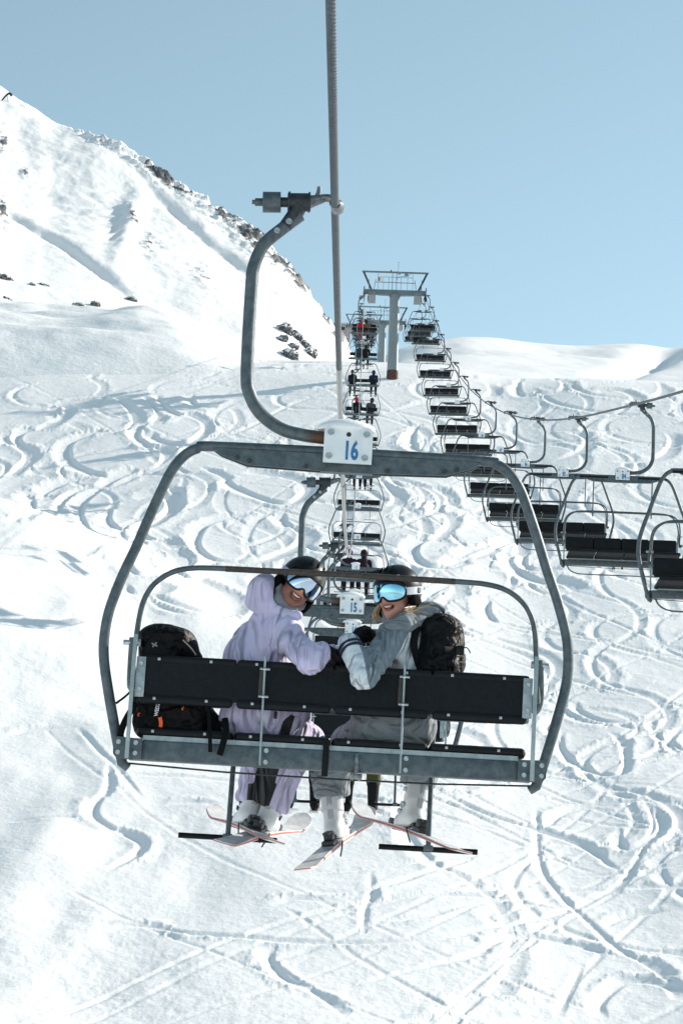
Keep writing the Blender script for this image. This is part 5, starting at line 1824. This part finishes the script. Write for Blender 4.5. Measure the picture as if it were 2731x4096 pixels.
def wom_fold(p):
    near = np.exp(-(np.linalg.norm(p - el2, axis=1) / 0.12) ** 2)
    ax_ = (arm_w - el2) / np.linalg.norm(arm_w - el2)
    al_ = (p - el2) @ ax_
    up_ = np.exp(-(np.linalg.norm(p - (el2 * 0.5 + P(880, 1500, 0) * 0.5), axis=1) / 0.12) ** 2)
    return fold(0.022, 7.0, (1.2, 1, 0.55), 51)(p) + fold(0.006, 17, (1, 1, 1), 53)(p) + near * 0.004 * np.sin(al_ * 90 + 6 * vn3(p * 14, 2)) + up_ * 0.007 * np.sin((p[:, 0] * 60 + p[:, 2] * 75) + 5 * vn3(p * 10, 8))
jo = sdf_obj('jacket', jk, 0.0075, M_GREYW, pw, 0.035, wom_fold, wom_panel, 1, seat)
hood = [('c', P(888, 1446, .0), .040, P(930, 1432, .02), .046), ('c', P(930, 1430, .02), .048, P(985, 1408, .10), .056), ('e', P(985, 1400, .13), (.085, .08, .036)), ('c', P(960, 1408, .16), .05, P(1000, 1414, .2), .05),
        ('-', [('e', h(0, 0.0, -0.03), (.114, .135, .155), R3)])]
sdf_obj('hood', hood, 0.007, M_GREYH, pw, 0.025, fold(0.017, 8, (0.6, 1, 1.7), 61), None, 1, seat)
ax_ = (arm_w - arm_e) / np.linalg.norm(arm_w - arm_e)
for t_ in (0.80, 0.92):
    q0 = arm_e + (arm_w - arm_e) * t_
    MB().tube([q0 - seat, q0 + ax_ * 0.011 - seat], 0.0625, 24).build('cuff_stripe', M_NAVY, jo)
gl = hand_prims(arm_w + ax_ * 0.01 + np.array([0.012, 0.012, 0.0]), (0.45, 0.55, 0.62), (-0.3, 0.75, 0.55), -1, 1.1, 0.95, 1.15)
sdf_obj('glove', gl, 0.006, M_GLOVE, pw, 0.012, None, None, 0, seat)
g2 = P(778, 1512, 0.02)
gl = hand_prims(g2 + np.array([0.05, 0.06, 0.0]), (-0.8, -0.5, -0.25), (0.1, -0.3, 0.9), 1, 0.9, 0.95, 1.15)
sdf_obj('glove', gl + [('c', g2 + np.array([0.05, 0.06, 0.0]), .035, g2 + np.array([0.12, 0.25, -0.1]), .05)], 0.006, M_GLOVE, pw, 0.012, None, None, 0, seat)
kl, kr = P(800, 1706, .58), P(935, 1710, .60)
MSL = dirs_matrix(P(776, 1940, .72), radians(12), radians(14), radians(-8))
MSR = dirs_matrix(P(934, 1915, .72), radians(-20), radians(10), radians(8))
al, ar = leg_end(MSL, -0.02, 0.24), leg_end(MSR, -0.02, 0.24)
lg = [('c', P(860, 1668, .18), .125, P(945, 1668, .2), .125), ('c', P(860, 1672, .2), .105, kl, .086), ('c', P(945, 1672, .2), .105, kr, .088), ('c', kl, .084, leg_end(MSL, -.03, .33), .094), ('c', leg_end(MSL, -.03, .33), .094, al, .094), ('c', kr, .086, leg_end(MSR, -.03, .33), .094), ('c', leg_end(MSR, -.03, .33), .094, ar, .094), hem(MSL, 0.21), hem(MSR, 0.22)]
sdf_obj('trousers', lg, 0.009, M_GREYP, pw, 0.03, lambda p: fold(0.010, 8, (1, 1, 0.8), 71)(p) + fold(0.005, 20, (1, 1, 1.5), 73)(p), None, 1, seat)
# hair: loose strands under the helmet on both sides
rs = random.Random(5)
hbm = MB()
for i in range(9):
    a = rs.uniform(0, 1)
    p0 = h(-0.098 + rs.uniform(-.006, .004), -0.03 + rs.uniform(-.02, .02), -0.055 - 0.012 * a)
    p1 = P(936 + rs.uniform(-8, 8), 1401 + rs.uniform(-6, 5), -0.015)
    p2 = P(975 + rs.uniform(-24, 22), 1394 + rs.uniform(-8, 30), -0.03 + rs.uniform(-.03, .02))
    hbm.tube(catmull([p0 - seat, p1 - seat, p2 - seat], 6), [0.0016, 0.0018, 0.0007], 5)
hbm.build('hair', M_HAIR, pw)
hbm = MB()
for i in range(26):
    p0 = h(0.078 + rs.uniform(-.006, .006), 0.035 + rs.uniform(-.02, .015), -0.04)
    p1 = p0 + R3 @ np.array([0.016 + rs.uniform(0, .012), 0.02, -0.04])
    p2 = p0 + R3 @ np.array([0.012 + rs.uniform(-.02, .03), 0.03, -0.085 + rs.uniform(-.015, .02)])
    hbm.tube(catmull([p0 - seat, p1 - seat, p2 - seat], 6), [0.003, 0.0045, 0.001], 5)
hbm.build('hair', M_HAIR, pw)
make_ski(M16 @ MSL, 'grey and red ski of the grey jacket rider, lowest ski in the picture', GS)
make_ski(M16 @ MSR, 'long ski crossing behind the right foot rest, on the grey jacket rider', GS)
TS = Matrix.Translation(-Vector(seat))
add_boot(pw, TS @ MSL @ LEAN, 1)
add_boot(pw, TS @ MSR @ LEAN, -1)

# ------------------------------------------------------------------ backpacks
bp0 = np.array(P(1010, 1530, 0.05))
t = empty('backpack', M16 @ Matrix.Translation(bp0))
tag(t, 'black backpack worn by the rider in grey and white, buckle on its side', 'backpack', 'black backpacks on the near chair')
pk = [('c', P(1012, 1530, .06), .105, P(1018, 1450, .09), .085), ('c', P(985, 1540, .06), .07, P(1000, 1440, .07), .06), ('c', P(1035, 1520, .1), .07, P(1040, 1465, .12), .055), ('e', P(1012, 1440, .08), (.10, .09, .05))]
pb = sdf_obj('pack_body', pk, 0.009, M_NYLON, t, 0.03, lambda p: fold(0.016, 9, (1, 1, 0.8), 81)(p) + fold(0.008, 22, (1, 1, 1), 83)(p), None, 1, bp0)
MB().tube(catmull([P(985, 1432, .0) - bp0, P(1005, 1415, .0) - bp0, P(1028, 1418, .03) - bp0, P(1036, 1436, .06) - bp0], 6), 0.008, 8, True, 0.5).build('carry_loop', M_NYLON, t)
MB().tube([P(1020, 1492, -.045) - bp0, P(1045, 1493, .0) - bp0, P(1064, 1494, .06) - bp0], 0.016, 8, True, 0.35).build('side_strap', M_BLACK, t)
MB().box(P(1056, 1494, .005) - bp0, (0.04, 0.02, 0.045), 0.006).build('buckle', M_GFRAME, t)
MB().tube(catmull([P(1062, 1490, .02) - bp0, P(1072, 1488, .02) - bp0, P(1080, 1500, .02) - bp0], 4), 0.003, 6).build('strap_tail', M_BLACK, t)
MB().tube(catmull([P(958, 1440, .03) - bp0, P(950, 1480, .0) - bp0, P(962, 1530, .02) - bp0], 6), 0.018, 8, True, 0.4).build('shoulder_strap', M_BLACK, t)

bp0 = np.array(P(390, 1680, 0.2))
t = empty('backpack', M16 @ Matrix.Translation(bp0))
tag(t, 'black backpack with orange stripe lying alone on the left seat', 'backpack', 'black backpacks on the near chair')
pk = [('b', P(392, 1645, .15), (.175, .13, .11), .05), ('c', P(360, 1600, .11), .11, P(370, 1490, .06), .10), ('c', P(360, 1480, .06), .085, P(415, 1485, .08), .085), ('e', P(378, 1462, .05), (.125, .09, .055)), ('c', P(415, 1490, .07), .07, P(448, 1515, .08), .04),
      ('c', P(450, 1650, .16), .10, P(495, 1672, .16), .055)]
pb = sdf_obj('pack_body', pk, 0.009, M_NYLON, t, 0.03, lambda p: fold(0.018, 9, (1, 1, 0.9), 91)(p) + fold(0.010, 20, (1, 1, 1), 93)(p), None, 1, bp0)
ly = 0.012
st_ = MB()
pts = [P(367 + 2.5 * sin(k_ * 0.5), 1648 + k_ * 4.5, -0.014) for k_ in range(6)]
st_.tube([q - bp0 for q in pts], 0.009, 8, True, 0.3).build('orange_stripe', M_ORANGE, t)
me = text_mesh('WEDZE', 0.0175, 0.95, 0.0008, 0.0006)
me.materials.append(M_PRINT)
o = obj('lettering', me, t)
o.matrix_basis = Matrix.Translation(P(361.5, 1627, -0.018) - bp0) @ Matrix.Rotation(pi / 2, 4, 'X') @ Matrix.Rotation(radians(84), 4, 'Z')
for x0, y0 in ((317, 1641), (418, 1627)):
    MB().tube(catmull([P(x0 + 4, y0 - 3, -.01) - bp0, P(x0, y0, -.015) - bp0, P(x0 + 2, y0 + 4, -.01) - bp0], 4), 0.003, 6).build('zip_pull', M_ORANGE, t)
for pts, r in (([(479, 1612, -.03), (480, 1650, -.05), (482, 1690, -.085), (483, 1728, -.088)], 0.0095), ([(516, 1650, -.02), (519, 1680, -.07), (513, 1705, -.09), (504, 1735, -.09)], 0.016),
               ([(500, 1660, .06), (514, 1668, .0), (520, 1690, -.06)], 0.013)):
    MB().tube(catmull([P(*q) - bp0 for q in pts], 5), r, 8, True, 0.25).build('strap', M_BLACK, t)
MB().tube(catmull([P(312, 1575, .0) - bp0, P(290, 1598, -.03) - bp0, P(266, 1616, -.04) - bp0], 4), 0.006, 6, True, 0.5).build('strap', M_BLACK, t)
MB().tube(catmull([P(312, 1615, .0) - bp0, P(288, 1655, -.03) - bp0, P(277, 1690, -.04) - bp0, P(290, 1712, -.02) - bp0, P(312, 1708, .02) - bp0], 5), 0.016, 8, True, 0.4).build('strap', M_BLACK, t)
MB().tube(catmull([P(420, 1470, -.05) - bp0, P(440, 1490, -.04) - bp0, P(450, 1505, -.03) - bp0], 4), 0.004, 6).build('cord', mat('grey_cord', (0.25, 0.22, 0.18), 0.7), t)
for a_ in (0.6, 2.2):
    MB().tube([P(355 - 8 * cos(a_), 1481 - 6 * sin(a_), -.06) - bp0, P(355 + 8 * cos(a_), 1481 + 6 * sin(a_), -.06) - bp0], 0.004, 6).build('emblem_bar', mat('grey_print', (0.20, 0.20, 0.20), 0.6), t)

# ------------------------------------------------------------------ riders on the chairs further up
def rider_meshes():
    v = 0.014
    S = {}
    S['jacket'] = surface_nets([('c', (0, .20, -2.56), .155, (0, .14, -2.36), .165), ('c', (0, .14, -2.36), .16, (0, .16, -2.16), .125), ('c', (-.15, .16, -2.15), .085, (.15, .16, -2.15), .085),
                                ('c', (-.19, .16, -2.17), .075, (-.23, .22, -2.40), .06), ('c', (-.23, .22, -2.40), .058, (-.14, .42, -2.46), .045), ('c', (.19, .16, -2.17), .075, (.23, .22, -2.40), .06), ('c', (.23, .22, -2.40), .058, (.14, .42, -2.46), .045),
                                ('c', (0, .12, -2.08), .075, (0, .15, -2.04), .07)], v, 0.04, fold(0.012, 9, (1, 1, 1), 5))
    S['trousers'] = surface_nets([('c', (-.10, .22, -2.58), .10, (-.13, .60, -2.60), .08), ('c', (.10, .22, -2.58), .10, (.13, .60, -2.60), .08), ('c', (-.13, .60, -2.60), .08, (-.13, .62, -2.92), .072), ('c', (.13, .60, -2.60), .08, (.13, .62, -2.92), .072)], v, 0.03, fold(0.008, 12, (1, 1, 1), 6))
    S['head'] = surface_nets([('e', (0, .20, -1.90), (.08, .095, .11)), ('c', (0, .19, -1.98), .055, (0, .17, -2.08), .06), ('c', (0, .28, -1.92), .014, (0, .305, -1.94), .015)], 0.012, 0.02)
    S['helmet'] = surface_nets([('e', (0, .19, -1.865), (.112, .135, .118)), ('-', [('b', (0, .32, -1.95), (.09, .10, .09), .02)]), ('cut', (0, .19, -1.955), (0, 0.1, -1))], 0.011, 0.02)
    S['hooded'] = surface_nets([('e', (0, .185, -1.885), (.115, .13, .135)), ('c', (0, .15, -1.98), .085, (0, .15, -2.07), .09), ('-', [('e', (0, .30, -1.90), (.075, .08, .10))])], 0.011, 0.03, fold(0.008, 14, (1, 1, 1), 8))
    S['boot_l'] = surface_nets([('c', (-.13, .60, -2.95), .062, (-.13, .60, -3.16), .05), ('c', (-.13, .56, -3.17), .045, (-.13, .74, -3.175), .042)], v, 0.02)
    S['boot_r'] = surface_nets([('c', (.13, .60, -2.95), .062, (.13, .60, -3.16), .05), ('c', (.13, .56, -3.17), .045, (.13, .74, -3.175), .042)], v, 0.02)
    S['glove_l'] = surface_nets(hand_prims((-.14, .42, -2.46), (.5, .85, -.1), (0, .1, 1), 1, 1.2, 1.0, 1.15), 0.009, 0.012)
    S['glove_r'] = surface_nets(hand_prims((.14, .42, -2.46), (-.5, .85, -.1), (0, .1, 1), -1, 1.2, 1.0, 1.15), 0.009, 0.012)
    out_ = {}
    for k_, (V, Q) in S.items():
        out_[k_] = np_mesh(k_, V, Q, M_BLACK)
    V = SKISEC
    mb = MB()
    vv, ff = [], []
    for y, wd, z, th in SKISEC:
        vv += [(-wd, y, z), (wd, y, z), (wd, y, z + th), (-wd, y, z + th)]
    for i in range(len(SKISEC) - 1):
        a, b = 4 * i, 4 * i + 4
        ff += [(a + k_, a + (k_ + 1) % 4, b + (k_ + 1) % 4, b + k_) for k_ in range(4)]
    ff += [(3, 2, 1, 0)]
    out_['ski'] = mb.add(vv, ff).mesh('far_ski', M_TOP, False)
    return out_

RM = rider_meshes()

def col(nm, c_):
    return mat('rider_' + nm, c_, 0.8, 0, 0.1, 8, 0.1, 120, spec=0.25)

RC = dict(black=col('black', (.007, .008, .011)), navy=col('navy', (.008, .02, .06)), navyd=col('dark_navy', (.006, .012, .03)), red=col('red', (.45, .012, .02)), brown=col('brown', (.16, .07, .03)), lime=col('lime', (.42, .46, .08)),
          blue=col('blue', (.03, .18, .38)), teal=col('teal', (.012, .045, .07)), mustard=col('mustard', (.34, .19, .02)), olive=col('olive', (.07, .075, .018)), purple=col('purple', (.12, .02, .09)), grey=col('grey', (.06, .065, .075)),
          white=col('white', (.6, .62, .64)), plum=col('plum', (.016, .008, .018)), orange=col('orange', (.5, .06, .02)))

def rider(n, x, jk_, tr, hd, label, hooded=False, boots='black', yaw=0.0, skis=True, lean=0.0, who=''):
    t0, M = CHAIRS[('up', n)]
    t = empty('person', M @ Matrix.Translation((XC + x, 0, -2.66)) @ Matrix.Scale(1.12 if n > 2 else 1.0, 4))
    tag(t, label, 'person', 'riders on the chairs further up')
    Rz = Matrix.Translation((0, .2, 0)) @ Matrix.Rotation(yaw, 4, 'Z') @ Matrix.Rotation(lean, 4, 'Y') @ Matrix.Translation((0, -.2, 2.66))
    Tz = Matrix.Translation((0, 0, 2.66))

    def put(nm, k_, m_, mm):
        o = bpy.data.objects.new(nm, RM[k_])
        COL.objects.link(o)
        o.parent = t
        o.matrix_basis = mm
        o.material_slots[0].link = 'OBJECT'
        o.material_slots[0].material = m_
    put('jacket', 'jacket', RC[jk_], Rz)
    put('trousers', 'trousers', RC[tr], Tz)
    put('head', 'head', M_SKINM, Rz)
    put('hood' if hooded else 'helmet', 'hooded' if hooded else 'helmet', RC[hd], Rz)
    for k_ in ('boot_l', 'boot_r'):
        put('boot', k_, RC[boots], Tz)
    for k_ in ('glove_l', 'glove_r'):
        put('glove', k_, RC['black'], Rz)
    if skis:
        for sd, s_ in (('left', -1), ('right', 1)):
            o = bpy.data.objects.new('ski', RM['ski'])
            COL.objects.link(o)
            o.matrix_world = M @ Matrix.Translation((XC + x + s_ * .13, .62, -3.25)) @ Matrix.Rotation(radians(rs.uniform(-14, 14)), 4, 'Z') @ Matrix.Rotation(radians(rs.uniform(4, 14)), 4, 'X')
            tag(o, '%s ski under the rider in %s' % (sd, who), 'ski', 'skis of the riders further up')

rider(2, -0.42, 'mustard', 'black', 'navy', 'rider with navy helmet and mustard jacket mostly hidden behind the near couple', who='mustard jacket on chair 15')
rider(2, 0.16, 'navyd', 'olive', 'black', 'rider with olive trousers showing below the near seat beam', who='olive trousers on chair 15')
rider(7, -0.24, 'plum', 'black', 'purple', 'rider in black with purple headwear between the helmets of the near couple', who='purple headwear')
rider(7, 0.27, 'plum', 'black', 'black', 'hooded rider in dark jacket above the right near helmet', True, who='dark hooded jacket above the near helmet', yaw=.15)
rider(10, -0.12, 'orange', 'black', 'black', 'rider with an orange jacket just below the near top beam', who='orange jacket below the beam')
rider(10, 0.42, 'black', 'black', 'grey', 'rider in black just below the near top beam, right of the orange one', who='black right of the orange jacket')
rider(12, -0.24, 'black', 'black', 'red', 'rider in black with a red hood, just above the number 16 plate', True, who='black with the red hood', lean=-.08)
rider(12, 0.52, 'grey', 'black', 'navyd', 'rider in dark grey leaning on the right seat, above the number 16 plate', True, who='dark grey above plate 16', lean=.12)
rider(13, -0.70, 'black', 'grey', 'grey', 'rider in black on the left seat of the chair left of the tower foot', who='black on the left end seat', yaw=-.2)
rider(13, 0.68, 'navy', 'black', 'navyd', 'rider in navy on the right seat of the chair left of the tower foot', True, who='navy on the right end seat')
rider(14, -0.30, 'teal', 'black', 'grey', 'rider in dark teal on the chair halfway up the tower column', who='dark teal')
rider(14, 0.18, 'black', 'black', 'black', 'broad rider in black beside the dark teal one', True, who='black beside the teal jacket')
rider(15, -0.30, 'red', 'red', 'red', 'rider in bright red on the highest full size chair', who='bright red')
rider(15, 0.12, 'brown', 'black', 'black', 'rider with brown jacket and black hood beside the red one', True, who='brown jacket beside the red one')
rider(17, -0.30, 'lime', 'black', 'grey', 'tiny rider in lime green beyond the tower', who='lime green')
rider(17, 0.30, 'blue', 'black', 'navy', 'tiny rider in blue beside the lime green one', who='blue beside the lime green jacket')
rider(19, -0.60, 'blue', 'blue', 'blue', 'tiny rider dressed all in light blue beyond the tower', who='light blue')
rider(19, 0.55, 'black', 'black', 'black', 'tiny rider in black on the same far chair as the light blue one', who='black beside the light blue one')
